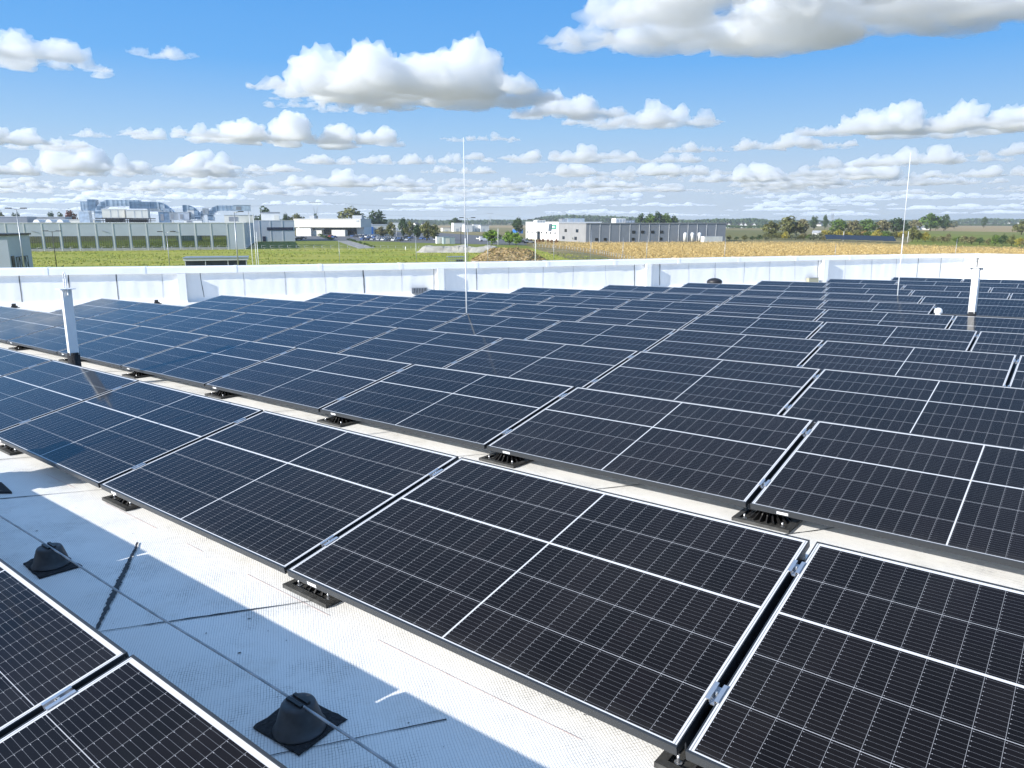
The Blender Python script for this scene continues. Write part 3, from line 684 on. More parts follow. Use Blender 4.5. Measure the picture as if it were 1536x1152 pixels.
def crown_pts(rng, w, h, z0, n, lump, shape):
    """leaf clumps spread through an uneven crown: returns centres, normals, shade index"""
    nc = lump; cs = []; 
    while len(cs) < nc:
        p = rng.uniform(-1, 1, 3); q = p.copy()
        if np.linalg.norm(p) > 1: continue
        if np.linalg.norm(p) < .45 and rng.random() < .6: continue
        if shape == 'tall': q[2] *= 1.0
        if shape == 'bush' and p[2] < -.55: continue
        wid = 1 - .35 * max(0, p[2]) if shape != 'tall' else 1 - .55 * abs(p[2])
        cs.append((q[0] * w / 2 * wid, q[1] * w / 2 * wid, z0 + (q[2] + 1) / 2 * h))
    cs = np.array(cs); rad = rng.uniform(.10, .20, nc) * min(w, h) * (1.25 if shape == 'bush' else 1)
    idx = rng.integers(0, nc, n); d = rng.normal(size=(n, 3)); d /= np.linalg.norm(d, axis=1)[:, None]
    c = cs[idx] + d * (rad[idx] * rng.uniform(.5, 1.08, n) ** .6)[:, None]
    shade = rng.integers(0, 3, nc)[idx]; fl = rng.random(n) < .2; shade[fl] = rng.integers(0, 3, fl.sum())
    nr = d + rng.normal(size=(n, 3)) * .7 + np.array([0, 0, .35]); nr /= np.linalg.norm(nr, axis=1)[:, None]
    return c, nr, shade
def tree_proto(name, kind, w, h, shape, n, trunk=.2, seed=1):
    rng = np.random.default_rng(seed); t = bpy.data.objects.new(name, None); C.objects.link(t)
    z0 = h * (trunk if shape != 'bush' else .02)
    c, nr, sh = crown_pts(rng, w, h - z0, z0, n, 46 if n > 700 else 26, shape)
    quads_mesh('crown', c, nr, rng.uniform(.6, 1.25, n) * min(w, h) * .060, sh, LEAF[kind], t)
    mb = MB(); r = .018 * h + .05
    mb.cone((0, 0, -.1), (0, 0, h * .45), r, r * .6, 7).cone((0, 0, h * .45), (.04 * w, 0, h * .85), r * .6, r * .15, 6)
    for i in range(6):
        a = i * 1.05 + rng.random(); zz = h * (.28 + .09 * i); q = w * .33
        mb.cone((0, 0, zz), (q * math.cos(a), q * math.sin(a), zz + h * .16), r * .35, r * .08, 5)
    mb.build('trunk', M['bark'], t); return t
used = set(); PROT = {}
def plant(name, kind, shape, px, ybase, ytop, wpx, label, group=None, n=900, trunk=.18, Y=None, cat='tree', seed=0):
    """a tree given by its picture position: base row, top row, width in picture pixels"""
    b = G(px, ybase) if Y is None else Vector((K(px) * Y, Y, 0))
    Y = b.y; h = ZAT(ytop, Y) - b.z; w = wpx * Y / F / math.cos(PITCH)
    key = (name, kind, shape, n, seed)
    if key not in PROT: PROT[key] = (tree_proto(name, kind, 6., 8., shape, n, trunk, seed + 3), False)
    o, done = PROT[key]
    mw = Matrix.Translation(b) @ Matrix.Rotation((px * .37) % 6.28, 4, 'Z') @ Matrix.Diagonal((w / 6., w / 6., h / 8., 1))
    if done: o = copy_tree(o, mw)
    else: o.matrix_world = mw; PROT[key] = (o, True)
    return tag(o, label, cat, group)
# ------------------------------------------------------------------ buildings
def window_part(parent, x0, x1, z0, z1, nx, nz, y=-.02, mull=.07, gm='glass'):
    g = MB().box((x0, y, z0), (x1, y + .04, z1)).build('window', M[gm], parent)
    mb = MB()
    for i in range(nx + 1):
        x = x0 + (x1 - x0) * i / nx; mb.box((x - mull / 2, y - .05, z0), (x + mull / 2, y - .001, z1))
    for j in range(nz + 1):
        z = z0 + (z1 - z0) * j / nz; mb.box((x0 + mull / 2, y - .045, z - mull / 2), (x1 - mull / 2, y - .002, z + mull / 2))
    mb.build('mullion', M['steel'], g); return g
# grey factory: long front block, then a stepped-back wing
L, w0 = span(-60, 366, 241.)
fac = thing('factory_building', 'long grey factory with a row of window bays, ducts on its roof', 'building', Matrix.Translation(L) @ BX)
Hh = 9.05
mb = MB(); mb.box((-60, 0, 0), (w0, 105, Hh)); mb.build('wall', M['facade'], fac)
MB().box((-60.05, -.10, Hh), (w0 + .05, 105.05, Hh + .22)).build('roof_edge', M['facadelight'], fac)
MB().box((-60, -.06, 0), (w0 - 6.3, -.003, .75)).build('plinth', M['concrete'], fac)
def bay_x(px):                              # picture column -> local x along the front
    k = K(px); return (k * L.y - L.x) / (U.x - k * U.y)
edges = [8.3, 36, 63, 90, 117, 143.5, 169.5, 194.5, 219.5, 244, 268.5, 292.5, 316.5, 341, 365.6]
for i, e in enumerate(edges):
    x = bay_x(e); MB().box((x - .15, -.08, 0), (x + .15, -.004, Hh - .02)).build('pilaster', M['facadelight'], fac)
for a, b in zip(edges[1:-2], edges[2:-1]):
    x0, x1 = bay_x(a) + .55, bay_x(b) - .55
    window_part(fac, x0, x1, .95, 4.85, 6, 2, gm='mirror')
for i, (px) in enumerate((52, 157, 262)):
    x = bay_x(px); MB().box((x - .9, -.2, 6.3), (x + .9, -.01, 6.42), 0, Matrix.Translation((x, 0, 6.4)) @ Matrix.Rotation(.3, 4, 'Y') @ Matrix.Translation((-x, 0, -6.4))).build('wall_lamp', M['galv'], fac)
# the wing
Lw = Vector((K(378.5) * 372, 372, 0)); kk = K(442); ww = (kk * Lw.y - Lw.x) / (U.x - kk * U.y)
wing = thing('factory_wing', 'grey set-back wing with a dark strip window right of the factory front', 'building', Matrix.Translation(Lw) @ BX)
MB().box((-8, 0, 0), (ww, 40, 10.1)).build('wall', M['facade'], wing)
MB().box((-8, -.1, 10.1), (ww + .1, 40, 10.35)).build('roof_edge', M['facadelight'], wing)
for px in (389.5, 406, 424): 
    k = K(px); x = (k * Lw.y - Lw.x) / (U.x - k * U.y); MB().box((x - .15, -.12, 0), (x + .15, -.004, 10.05)).build('pilaster', M['facadelight'], wing)
def wx(px): k = K(px); return (k * Lw.y - Lw.x) / (U.x - k * U.y)
MB().box((wx(400.5), -.2, ZAT(345.5, 375)), (wx(440), -.02, ZAT(341, 375))).build('strip_window', M['darkpanel'], wing)
MB().box((wx(393), -.14, 0), (wx(398), -.02, ZAT(354.5, 375))).build('door', M['darkpanel'], wing)
# roof plant on the factory
def local(px, Y, z): return Matrix.Translation((K(px) * Y, Y, z)) @ BX
def wpx(n, Y): return n * Y / F / math.cos(PITCH) / U.x
def boxthing(name, label, cat, px0, px1, yt, ybm, Y, depth, m, group=None, parts=None, zb=None):
    z0 = ZAT(ybm, Y) if zb is None else zb; z1 = ZAT(yt, Y); ww_ = wpx(px1 - px0, Y)
    t = thing(name, label, cat, local(px0, Y, z0), group); h = z1 - z0
    MB().box((0, 0, 0), (ww_, depth, h)).build('housing', m, t)
    return t, ww_, h
def duct(label, px0, px1, yt, ybm, Y, thick_px, left=True, right=True, m='duct', depth=5.):
    """a big rectangular air duct that climbs, runs along and comes down with round elbows"""
    z0 = ZAT(ybm, Y); z1 = ZAT(yt, Y); W = wpx(px1 - px0, Y); T = wpx(thick_px, Y); h = z1 - z0
    t = thing('air_duct', label, 'duct', local(px0, Y, z0), 'air ducts on the factory roof')
    Rr = min(T * 2.3, h * .97); outer = []; inner = []
    if left:
        outer.append((0, 0)); inner.append((T, 0))
        for i in range(9):
            a = math.pi - math.pi / 2 * i / 8; outer.append((Rr + Rr * math.cos(a), h - Rr + Rr * math.sin(a))); r2 = max(Rr - T, .02); inner.append((Rr + r2 * math.cos(a), h - Rr + r2 * math.sin(a)))
    else: outer.append((0, h)); inner.append((0, h - T))
    if right:
        for i in range(9):
            a = math.pi / 2 - math.pi / 2 * i / 8; outer.append((W - Rr + Rr * math.cos(a), h - Rr + Rr * math.sin(a))); r2 = max(Rr - T, .02); inner.append((W - Rr + r2 * math.cos(a), h - Rr + r2 * math.sin(a)))
        outer.append((W, 0)); inner.append((W - T, 0))
    else: outer.append((W, h)); inner.append((W, h - T))
    n = len(outer); mb = MB(); vs = [(x, d, z) for d in (0, depth) for x, z in outer + inner]; q = 2 * n; fs = []
    for i in range(n - 1):
        fs += [(i, n + i, n + i + 1, i + 1), (q + i, q + i + 1, q + n + i + 1, q + n + i), (i, i + 1, q + i + 1, q + i), (n + i, q + n + i, q + n + i + 1, n + i + 1)]
    fs += [(0, q, q + n, n), (n - 1, 2 * n - 1, q + 2 * n - 1, q + n - 1)]
    mb.add(vs, fs, 0, False); mb.build('duct_run', M[m], t, recalc=True)
    mb = MB()                              # stiffening flanges round the duct
    for i in range(0, n, 2):
        (xa, za), (xb, zb_) = outer[i], inner[i]; mb.box((min(xa, xb) - .07, -.12, min(za, zb_) - .07), (max(xa, xb) + .07, -.005, max(za, zb_) + .07))
    xs = np.arange(Rr + 1.2, W - (Rr if right else 0) - .8, 1.5)
    for x in xs: mb.box((x - .05, -.10, h - T - .06), (x + .05, -.004, h + .06))
    mb.build('flange', M['ductdark'] if m == 'duct' else M['duct'], t); return t
YD = 292.
duct('long silver arched duct, largest one at the left of the factory roof', 145, 201, 299.5, 327, YD, 8.5, True, False, depth=6)
duct('curved blue duct stepping down right of the largest arched duct', 198, 251, 302.5, 327, YD + 3, 9, False, True, 'ductdark', 6)
duct('single upright arched duct in the middle of the factory roof', 277, 298.5, 307.5, 328, YD, 9, False, True, 'ductdark')
duct('long silver arched duct, rightmost on the factory roof', 313, 356, 308, 330, YD + 8, 7, True, False, depth=6)
duct('low duct bend between the two rightmost arched ducts', 297, 319, 314, 331, YD + 12, 6, True, True, 'duct')
duct('smaller curved duct descending left of the upright arch', 224, 260, 308, 330, YD + 14, 8, False, True, 'duct')
t, a_, h_ = boxthing('duct_box', 'dark blue duct housing at the left end of the largest arch', 'duct', 136, 145.5, 299, 316, YD, 6, M['ductdark']); 
for i in range(2): MB().box((a_ * (.2 + .45 * i), .3, ZAT(327, YD) - ZAT(316, YD)), (a_ * (.3 + .45 * i), .6, 0)).build('support_leg', M['galv'], t)
t, a_, h_ = boxthing('flat_duct', 'flat silver duct panel standing leftmost on the factory roof', 'duct', 125, 136, 302, 316, YD + 4, 3, M['duct'])
for i in range(3): MB().box((a_ * i / 3 + .2, -.06, .05), (a_ * i / 3 + .3, -.003, h_ - .05)).build('seam', M['ductdark'], t)
MB().box((.3, .5, ZAT(334, YD) - ZAT(316, YD)), (.6, .8, 0)).build('support_leg', M['galv'], t)
boxthing('duct_box', 'pale blue duct box at roof level below the flat silver panel', 'duct', 121, 133.5, 317, 334, YD, 5, M['duct'])
for lab, a, b, y0, y1 in (('left cream air handling unit under the largest arched duct', 156, 183.5, 314, 326.5), ('right cream air handling unit under the curved blue duct', 192, 219, 315, 327)):
    t, ww_, h = boxthing('air_handler', lab, 'air conditioner', a, b, y0, y1, YD - 8, 5, M['cream'], 'cream air handling units')
    MB().box((ww_ * .36, -.06, .15), (ww_ * .37 + .05, -.003, h - .15)).box((ww_ * .7, -.06, .15), (ww_ * .71 + .05, -.003, h - .15)).build('panel_joint', M['facade'], t)
    MB().box((-.15, -.15, h), (ww_ + .15, 5.15, h + .2)).build('lid', M['whitewall'], t)
    zz = ZAT(335, YD - 8) - ZAT(y1, YD - 8)
    mb = MB()
    for i in range(7): mb.box((ww_ * i / 6 - .1, .2, zz), (ww_ * i / 6 + .1, .4, -.01)).box((ww_ * i / 6 - .1, 4.4, zz), (ww_ * i / 6 + .1, 4.6, -.01))
    mb.box((-2.5, -.2, -.45), (ww_ + 2.5, -.05, -.1)).box((-2.5, -.2, zz * .6), (ww_ + 2.5, -.05, zz * .6 + .25))
    mb.build('steel_frame', M['steel'], t)
    MB().box((ww_ * .1, .6, zz * .8), (ww_ * .9, 3.8, -.5)).build('fan_section', M['steel'], t)
for lab, a, b, y0, y1, m in (('grey plant box left of the upright arched duct', 256, 268, 319, 330, 'galv'), ('grey plant box with white lid under the upright arch', 269.5, 283, 319, 331, 'facade'),
                             ('low white plant box right of the upright arch', 284, 292, 315, 329, 'whitewall'), ('small silver box left of the rightmost duct', 306, 313, 313, 321, 'galv'),
                             ('silver end box of the rightmost arched duct', 353, 374.5, 308, 316.5, 'duct'), ('pale plant enclosure under the rightmost duct', 338, 376, 323, 334, 'cream'),
                             ('low white box in a row along the roof edge', 277, 300, 330.5, 335, 'whitewall'), ('blue grey plant box beside the curved blue duct', 240, 254, 318, 334, 'ductdark')):
    t, ww_, h = boxthing('plant_box', lab, 'box', a, b, y0, y1, YD - (4 if y1 > 329 else 0), 4, M[m])
    MB().box((-.1, -.1, h), (ww_ + .1, 4.1, h + .15)).build('lid', M['galv'], t)
    if y1 < 329:
        zz = ZAT(336, YD) - ZAT(y1, YD)
        for i in (0, 1): MB().box((ww_ * (.1 + .75 * i), .3, zz), (ww_ * (.1 + .75 * i) + .15, .5, 0)).build('support_leg', M['galv'], t)
    MB().box((ww_ * .15, -.08, h * .2), (ww_ * .45, -.003, h * .8)).build('grille', M['facadedark'], t)
for px, yt, lab in ((242, 306, 'thin aerial rod left of the upright duct'), (249, 302, 'tallest thin aerial rod left of the upright duct'), (261, 308, 'thin aerial rod nearest the upright duct')):
    z0 = Hh + .2; t = thing('aerial', lab, 'aerial', Matrix.Translation((K(px) * 296, 296, z0)))
    MB().cone((0, 0, 0), (0, 0, ZAT(yt, 296) - z0), .10, .05, 6).build('rod', M['galv'], t); MB().box((-.3, -.3, 0), (.3, .3, .15)).build('base', M['concrete'], t)
for i, px in enumerate((56, 74.5, 91.5)):
    t = thing('roof_light', 'domed white skylight on the factory roof, %s of three' % ordn(i + 1), 'skylight', Matrix.Translation((K(px) * 258, 258, Hh + .2)), 'domed skylights')
    mb = MB(); mb.prism([(1.1 * math.cos(math.pi * k_ / 12), .1 + 1.0 * math.sin(math.pi * k_ / 12)) for k_ in range(13)], 0, 4); mb.build('dome', M['facadelight'], t)
    MB().box((-1.25, -.2, 0), (1.25, 4.2, .14)).build('kerb', M['galv'], t)
for lab, a, b, y0, y1, Y, m in (('low white rooftop block behind the skylights', 26, 122, 329.5, 337, 300, 'cream'), ('dark grey roof block at the far left of the factory', -40, 26, 325, 338, 280, 'facadedark'), ('grey roof strip behind the white rooftop block', 24, 85, 325.5, 332, 330, 'roofgrey')):
    t, ww_, h = boxthing('roof_block', lab, 'roof', a, b, y0, y1, Y, 12, M[m]); MB().box((-.1, -.12, h), (ww_ + .1, 12.1, h + .15)).build('roof_edge', M['facadelight'], t)
t, ww_, h = boxthing('stair_tower', 'small white rooftop stair house with dark roof edge on the wing', 'building', 393, 417.5, 319.5, 331, 385, 9, M['whitewall'])
MB().box((-.2, -.2, h), (ww_ + .2, 9.2, h + .5)).build('roof_edge', M['facadedark'], t); MB().box((ww_ * .7, -.08, .2), (ww_ * .95, -.003, h * .7)).build('door', M['cream'], t)
# grey shed at the left picture edge
Ls, ws = span(-120, 8.5, 112.)
sh = thing('grey_shed', 'blue grey flat-roofed shed with dark roof edge at the left picture edge', 'building', Matrix.Translation(Ls) @ BX)
hz = ZAT(353.5, 116)
MB().box((0, 0, 0), (ws, 10.9, hz)).build('wall', M['facadeblue'], sh)
MB().box((-.2, -.25, hz), (ws + .25, 11.1, hz + .28)).build('roof_edge', M['steel'], sh)
zg = ZAT(388, 114)
MB().box((ws + .02, .6, 0), (ws + .14, 1.7, zg + .3)).build('door', M['steel'], sh)
mb = MB(); mb.box((ws + .25, 2, zg), (ws + .35, 7.6, zg + .1))
for i in range(5): mb.box((ws + .26, 2 + i * 1.38, 0), (ws + .34, 2.08 + i * 1.38, zg))
for i in range(4): mb.box((ws + .27, -.04, -.95), (ws + .33, .04, .95), 0, Matrix.Translation((0, 2.75 + i * 1.38, zg - .9)) @ Matrix.Rotation((.55 if i % 2 else -.55), 4, 'X'))
mb.build('gate_frame', M['steel'], sh)
# low shelter just beyond the parapet
Lq, wq = span(270.5, 368, 124.); sb = thing('low_shelter', 'low dark shelter with pale flat roof just beyond the parapet', 'shelter', Matrix.Translation(Lq) @ BX)
zt_ = ZAT(386.5, 124)
MB().box((.3, .4, 0), (wq - .3, 4.5, zt_ - .55)).build('wall', M['darkpanel2'] if 'darkpanel2' in M else mat('dark_mesh', (.035, .042, .06), .5), sb)
mb = MB(); mb.box((0, 0, zt_ - .55), (wq, 5, zt_ - .1)); mb.build('roof_edge', M['facadelight'], sb)
MB().box((-.1, -.1, zt_ - .1), (wq * .6, 5.1, zt_)).box((wq * .6 + .02, -.1, zt_ - .13), (wq + .1, 5.1, zt_ - .03)).build('roof', M['galv'], sb)
for f in (.02, .33, .68, .97): MB().box((wq * f, .1, 0), (wq * f + .12, .25, zt_ - .56)).build('post', M['facadelight'], sb)
# white hall behind the car park
U2 = Vector((.985, -.172, 0)); V2 = Vector((.172, .985, 0)); BX2 = Matrix(((U2.x, V2.x, 0, 0), (U2.y, V2.y, 0, 0), (0, 0, 1, 0), (0, 0, 0, 1)))
Lh = Vector((K(441) * 520, 520, 0)); wh = (K(541.5) * Lh.y - Lh.x) / (U2.x - K(541.5) * U2.y)
wht = thing('white_hall', 'long white hall with recessed glazed entrance behind the car park', 'building', Matrix.Translation(Lh) @ BX2)
Z1 = ZAT(328.8, 520); Zm = ZAT(341, 520)
MB().box((0, 0, Zm), (wh, 20, Z1)).build('upper_wall', M['cream'], wht)
MB().box((0, 6, 0), (wh, 20, Zm - .02)).build('lower_wall', M['whitewall'], wht)
MB().box((-.2, -.2, Z1), (wh + .2, 20.2, Z1 + .35)).build('roof_edge', M['facadelight'], wht)
def hx(px): k = K(px); return (k * Lh.y - Lh.x) / (U2.x - k * U2.y)
window_part(wht, hx(481), hx(530), .8, Zm - .5, 14, 2, 5.9, .25)
MB().box((hx(444), .1, 0), (hx(466), 5.9, Zm - .6)).build('entrance_block', M['whitewall'], wht)
MB().box((hx(466.5), 2.5, 0), (hx(480), 5.9, Zm - 2)).build('entrance_block', M['cream'], wht)
MB().box((hx(499), -2, 0), (hx(519), 3, ZAT(345, 510))).build('porch', M['cream'], wht)
MB().box((hx(535), -.25, Z1 - 1.6), (hx(539), -.02, Z1 - .8)).build('sign', M['facade'], wht)
for i, px in enumerate((456, 521, 528)): 
    MB().box((hx(px), 10, Z1 + .35), (hx(px) + 3.4, 14, Z1 + 2.6)).build('roof_unit', M['galv'], wht)
# pale hall further right with a blue block
Lp, wp = span(550, 585, 560.); ph = thing('pale_hall', 'low pale hall with a blue corner, right of the white hall', 'building', Matrix.Translation(Lp) @ BX)
z1 = ZAT(337.5, 560); MB().box((2, 0, 0), (wp, 30, z1)).build('wall', M['cream'], ph); MB().box((1.8, -.2, z1), (wp + .2, 30, z1 + .4)).build('roof_edge', M['facadelight'], ph)
MB().box((-1, -3, 0), (4.5, -.05, z1 - 1.2)).build('blue_corner', M['bluepaint'], ph); window_part(ph, 6, wp - 1, 1, 4, 6, 1, -.03, .2)
# white and grey hall with green sign
Yc = 352.; Lc = Vector((K(879) * Yc, Yc, 0)); kk = K(1088.5); wl = (kk * Lc.y - Lc.x) / (U.x - kk * U.y)
hall = thing('grey_hall', 'long dark grey warehouse with white tanks in front, behind the cornfield', 'building', Matrix.Translation(Lc) @ BX)
def vx(px): k = K(px); return (Lc.x - k * Lc.y) / (k * V.y - V.x)      # distance along V of a column on the end wall
va, vb = vx(838), vx(789); H1 = 8.75
MB().box((.15, -.02, 0), (wl, va - .05, H1)).build('wall', M['facadedark'], hall)
MB().box((-.02, .1, 0), (.148, va - .05, H1 - .2)).build('end_wall', mat('mid_grey_cladding', (.30, .30, .30), .5, var=.05, scale=.3), hall)
MB().box((-.25, -.3, H1), (wl + .25, va, H1 + .32)).build('roof_edge', M['roofgrey'], hall)
def cx(px): k = K(px); return (k * Lc.y - Lc.x) / (U.x - k * U.y)
for px in (885, 900, 915, 930, 945, 959, 974, 989, 1003.5, 1018, 1032, 1046, 1060, 1074):
    x = cx(px); MB().box((x - .10, -.14, 0), (x + .10, -.03, H1 - .05)).build('wall_joint', M['facadelight'], hall)
for px in (950.5, 964, 979, 992.5):
    window_part(hall, cx(px) - .8, cx(px) + .8, 4.2, 5.4, 2, 1, -.09, .12)
for px in (895, 908, 950, 992): window_part(hall, cx(px) - .7, cx(px) + .7, .9, 2.1, 2, 1, -.09, .12)
for v_, z in ((.30, 4.6), (.72, 4.6), (.35, 1.0), (.8, 1.0)):
    y = va * v_; MB().box((-.10, y - 1.6, z), (-.03, y + 1.6, z + 1.5)).build('window', M['glass'], hall)
off = thing('white_office', 'white office front with green sign at the left of the grey warehouse', 'building', Matrix.Translation(Lc) @ BX)
H2 = ZAT(333.3, 418)
MB().box((-.12, va, 0), (24, vb, H2)).build('wall', M['whitewall'], off); MB().box((-.2, va, H2), (24.1, vb + .1, H2 + .25)).build('roof_edge', M['facadelight'], off)
def oz(py): return ZAT(py, 412)
y0, y1 = vx(835), vx(827.5)
MB().box((-.24, y0, oz(343)), (-.125, y1, oz(337))).build('sign', M['green'], off)
mb = MB(); mb.box((-.27, y0 + (y1 - y0) * .55, oz(341.6)), (-.243, y0 + (y1 - y0) * .8, oz(338.6))).box((-.27, y0 + (y1 - y0) * .2, oz(340.9)), (-.243, y0 + (y1 - y0) * .5, oz(340.0))).box((-.27, y0 + (y1 - y0) * .2, oz(339.2)), (-.243, y0 + (y1 - y0) * .5, oz(338.7))); mb.build('sign_mark', M['white'], off)
for px in (792, 798.5, 804.5, 813, 820, 826.5, 833):
    y = vx(px); MB().box((-.18, y - .9, oz(350.3)), (-.125, y + .9, oz(347.4))).build('window', M['glass'], off)
MB().box((-.17, vx(810.5), oz(362)), (-.125, vx(806), oz(347))).build('glazed_door', M['glass'], off)
for lab, a, b, y0_, y1_, m in (('silver ventilation unit on the grey warehouse roof, left', 843, 852, 328, 336, 'galv'), ('larger silver ventilation unit on the grey warehouse roof', 852, 876, 327.5, 335.5, 'duct'), ('white pipe cluster on the grey warehouse roof', 923, 938, 327.5, 334, 'whitewall'), ('low grey plant box on the grey warehouse roof', 938, 952, 330.5, 334, 'galv'), ('long low white box on the white office roof', 805, 818, 330, 333.5, 'whitewall')):
    t, ww_, h = boxthing('roof_unit', lab, 'ventilation unit', a, b, y0_, y1_, 392, 5, M[m], zb=H1 + .3)
    for i in range(3): MB().box((ww_ * (.1 + .3 * i), -.06, h * .15), (ww_ * (.3 + .3 * i), -.003, h * .8)).build('grille', M['facade'], t)
for px, yt in ((939.5, 322), (942, 319), (1019, 324)):
    t = thing('aerial', {939.5: 'shorter thin aerial of the pair on the grey warehouse roof', 942: 'taller thin aerial of the pair on the grey warehouse roof', 1019: 'lone thin aerial right of the trees behind the grey warehouse roof'}[px], 'aerial', Matrix.Translation((K(px) * 395, 395, H1 + .3)))
    MB().cone((0, 0, 0), (0, 0, ZAT(yt, 395) - H1), .12, .05, 6).build('rod', M['galv'], t); MB().box((-.3, -.3, 0), (.3, .3, .15)).build('base', M['concrete'], t)
for i, px in enumerate((1028.3, 1039, 1049.7)):
    Yt = cx(px) * U.y + Lc.y - 5; z1 = ZAT(348.8, Yt); r = 2.6 * Yt / F
    t = thing('storage_tank', 'white upright storage tank beside the grey warehouse, %s of three' % ('leftmost', 'middle one', 'rightmost')[i], 'tank', Matrix.Translation((K(px) * Yt, Yt, 0)), 'white storage tanks')
    MB().lathe([(r, .6), (r, z1 - .7), (r * .85, z1 - .3), (r * .4, z1)], 20).build('vessel', M['whitewall'], t)
    for q in range(3): MB().cone((r * .8 * math.cos(q * 2.09), r * .8 * math.sin(q * 2.09), 0), (r * .8 * math.cos(q * 2.09), r * .8 * math.sin(q * 2.09), .7), .12, .12, 6).build('leg', M['galv'], t)
Yt = 360; t, ww_, h = boxthing('container', 'long white container at the right end of the grey warehouse', 'container', 1057, 1086, 355, 363, Yt, 3, M['whitewall'], zb=0)
mb = MB()
for i in range(14): mb.box((ww_ * i / 14 + .1, -.05, .2), (ww_ * i / 14 + .25, -.003, h - .1))
mb.build('rib', M['cream'], t); MB().box((-.05, -.05, h), (ww_ + .05, 3.05, h + .1)).build('lid', M['facadelight'], t)
# green container boxes and far white buildings
for lab, a, b, yt, ybm, m, mw_ in (('pale green steel container left of the rod, behind the slab heap', 655, 672, 355, 365.5, 'whitewall', 0), ('blue green container hut beside the pale one', 665, 681, 356, 366, 'paleg', 1)):
    Y = G(700, ybm).y + mw_ * -1; t, ww_, h = boxthing('container', lab, 'container', a, b, yt, ybm, Y, 3, M.get(m) or M.setdefault(m, mat('pale_blue_green', (.38, .45, .46), .5)), zb=0)
    MB().box((ww_ * .2, -.06, .1), (ww_ * .55, -.003, h * .85)).build('door', M['cream'], t); MB().box((-.06, -.06, h), (ww_ + .06, 3.06, h + .1)).build('lid', M['galv'], t)
for lab, a, b, yt, ybm, Y, m in (('tall white block of the far depot, left of the rod', 680.5, 696, 334.5, 347, 760, 'whitewall'), ('white middle block of the far depot', 697, 708, 337, 347, 740, 'whitewall'), ('right white block of the far depot', 710, 720.5, 336.5, 347, 750, 'whitewall'),
                                 ('pale grey end block of the far depot', 721, 733, 338, 347, 745, 'facadelight'), ('low white shed left of the far depot', 664, 681, 342, 346.5, 770, 'cream'), ('small white house with pale roof behind the tree row', 590, 604, 334, 342, 820, 'whitewall'), ('low white shed behind the tree row', 605, 622, 338, 344, 800, 'cream'), ('small blue and white kiosk left of the white office', 774, 784, 344, 349, 640, 'bluepaint')):
    t, ww_, h = boxthing('depot_block', lab, 'building', a, b, yt, ybm, Y, 10, M[m], zb=0); MB().box((-.2, -.2, h), (ww_ + .2, 10.2, h + .35)).build('roof', M['roofgrey'], t)
    MB().box((ww_ * .2, -.1, .3), (ww_ * .45, -.004, min(h * .5, 3))).build('door', M['facade'], t)
def house(px, ybm, wpx_, hpx, label, roofm='tile', rot=0., wall='whitewall', group='white gabled houses', long_=1.5):
    b = G(px, ybm); s = b.y / F; W = wpx_ * s; hh = hpx * s * .5; rh = hpx * s * .55
    t = thing('gabled_house', label, 'house', Matrix.Translation(b) @ Matrix.Rotation(rot, 4, 'Z'), group); D = W * long_
    MB().prism([(-W / 2, 0), (W / 2, 0), (W / 2, hh), (0, hh + rh), (-W / 2, hh)], 0, D).build('wall', M[wall], t, recalc=True)
    e = W * .06
    r = MB().prism([(-W / 2 - e, hh - e), (0, hh + rh + .01), (W / 2 + e, hh - e), (W / 2 + e, hh - e + .3), (0, hh + rh + .4), (-W / 2 - e, hh - e + .3)], -.1, D + .3).build('roof', M[roofm], t, recalc=True)
    MB().box((W * .12, D * .4, hh + rh * .5), (W * .2, D * .46, hh + rh * 1.25)).build('chimney', M['facade'], r)
    for x in (-.28, .12): MB().box((W * x, -.06, hh * .35), (W * (x + .16), -.004, hh * .75)).build('window', M['glass'], t)
    return t
for i, px in enumerate((1093, 1111.5, 1117.7, 1131)): house(px, 342, 6.5, 6.5, 'small white gabled house beyond the pasture, %s of four' % ('leftmost', 'second', 'third', 'rightmost')[i])
house(1104, 341.5, 9, 4, 'low dark-roofed house between the white gables', 'tile', 1.2, 'cream', None)
house(1378, 344.5, 10, 7, 'white farmhouse with grey roof, left half of the farmstead', 'roofgrey', 1.3, 'whitewall', None, 1.6)
house(1394, 344.5, 9, 6.5, 'white farm outbuilding with grey roof, right half of the farmstead', 'roofgrey', 1.4, 'whitewall', None, 1.6)
house(1232, 352, 8, 5, 'small shed with pale sloping roof half hidden in the hedge', 'roofgrey', .9, 'facadelight', None)
for i, (px, w_) in enumerate(((1479, 12), (1488, 6), (1501, 5), (1508, 4), (1516, 5), (1527, 4))):
    house(px, 337.2, w_, 4.5, 'tiny far white house beyond the ploughed field, %s from the left' % ordn(i + 1), 'tile', .8 + i * .3, 'whitewall', 'far white houses on the right skyline', 1.)
for i, (px, y_) in enumerate(((12, 331), (38, 331), (62, 331), (640, 337), (627, 336.5), (1146, 341.5), (1158, 341.2), (1226, 336))):
    house(px, y_ + 3, 7, 5, 'tiny pale far house on the %s skyline, %s one from the left' % ('left' if px < 100 else 'middle' if px < 700 else 'right', ordn(i + 1)), 'tile', .4 + .5 * i, 'cream', 'pale far houses', 1.)
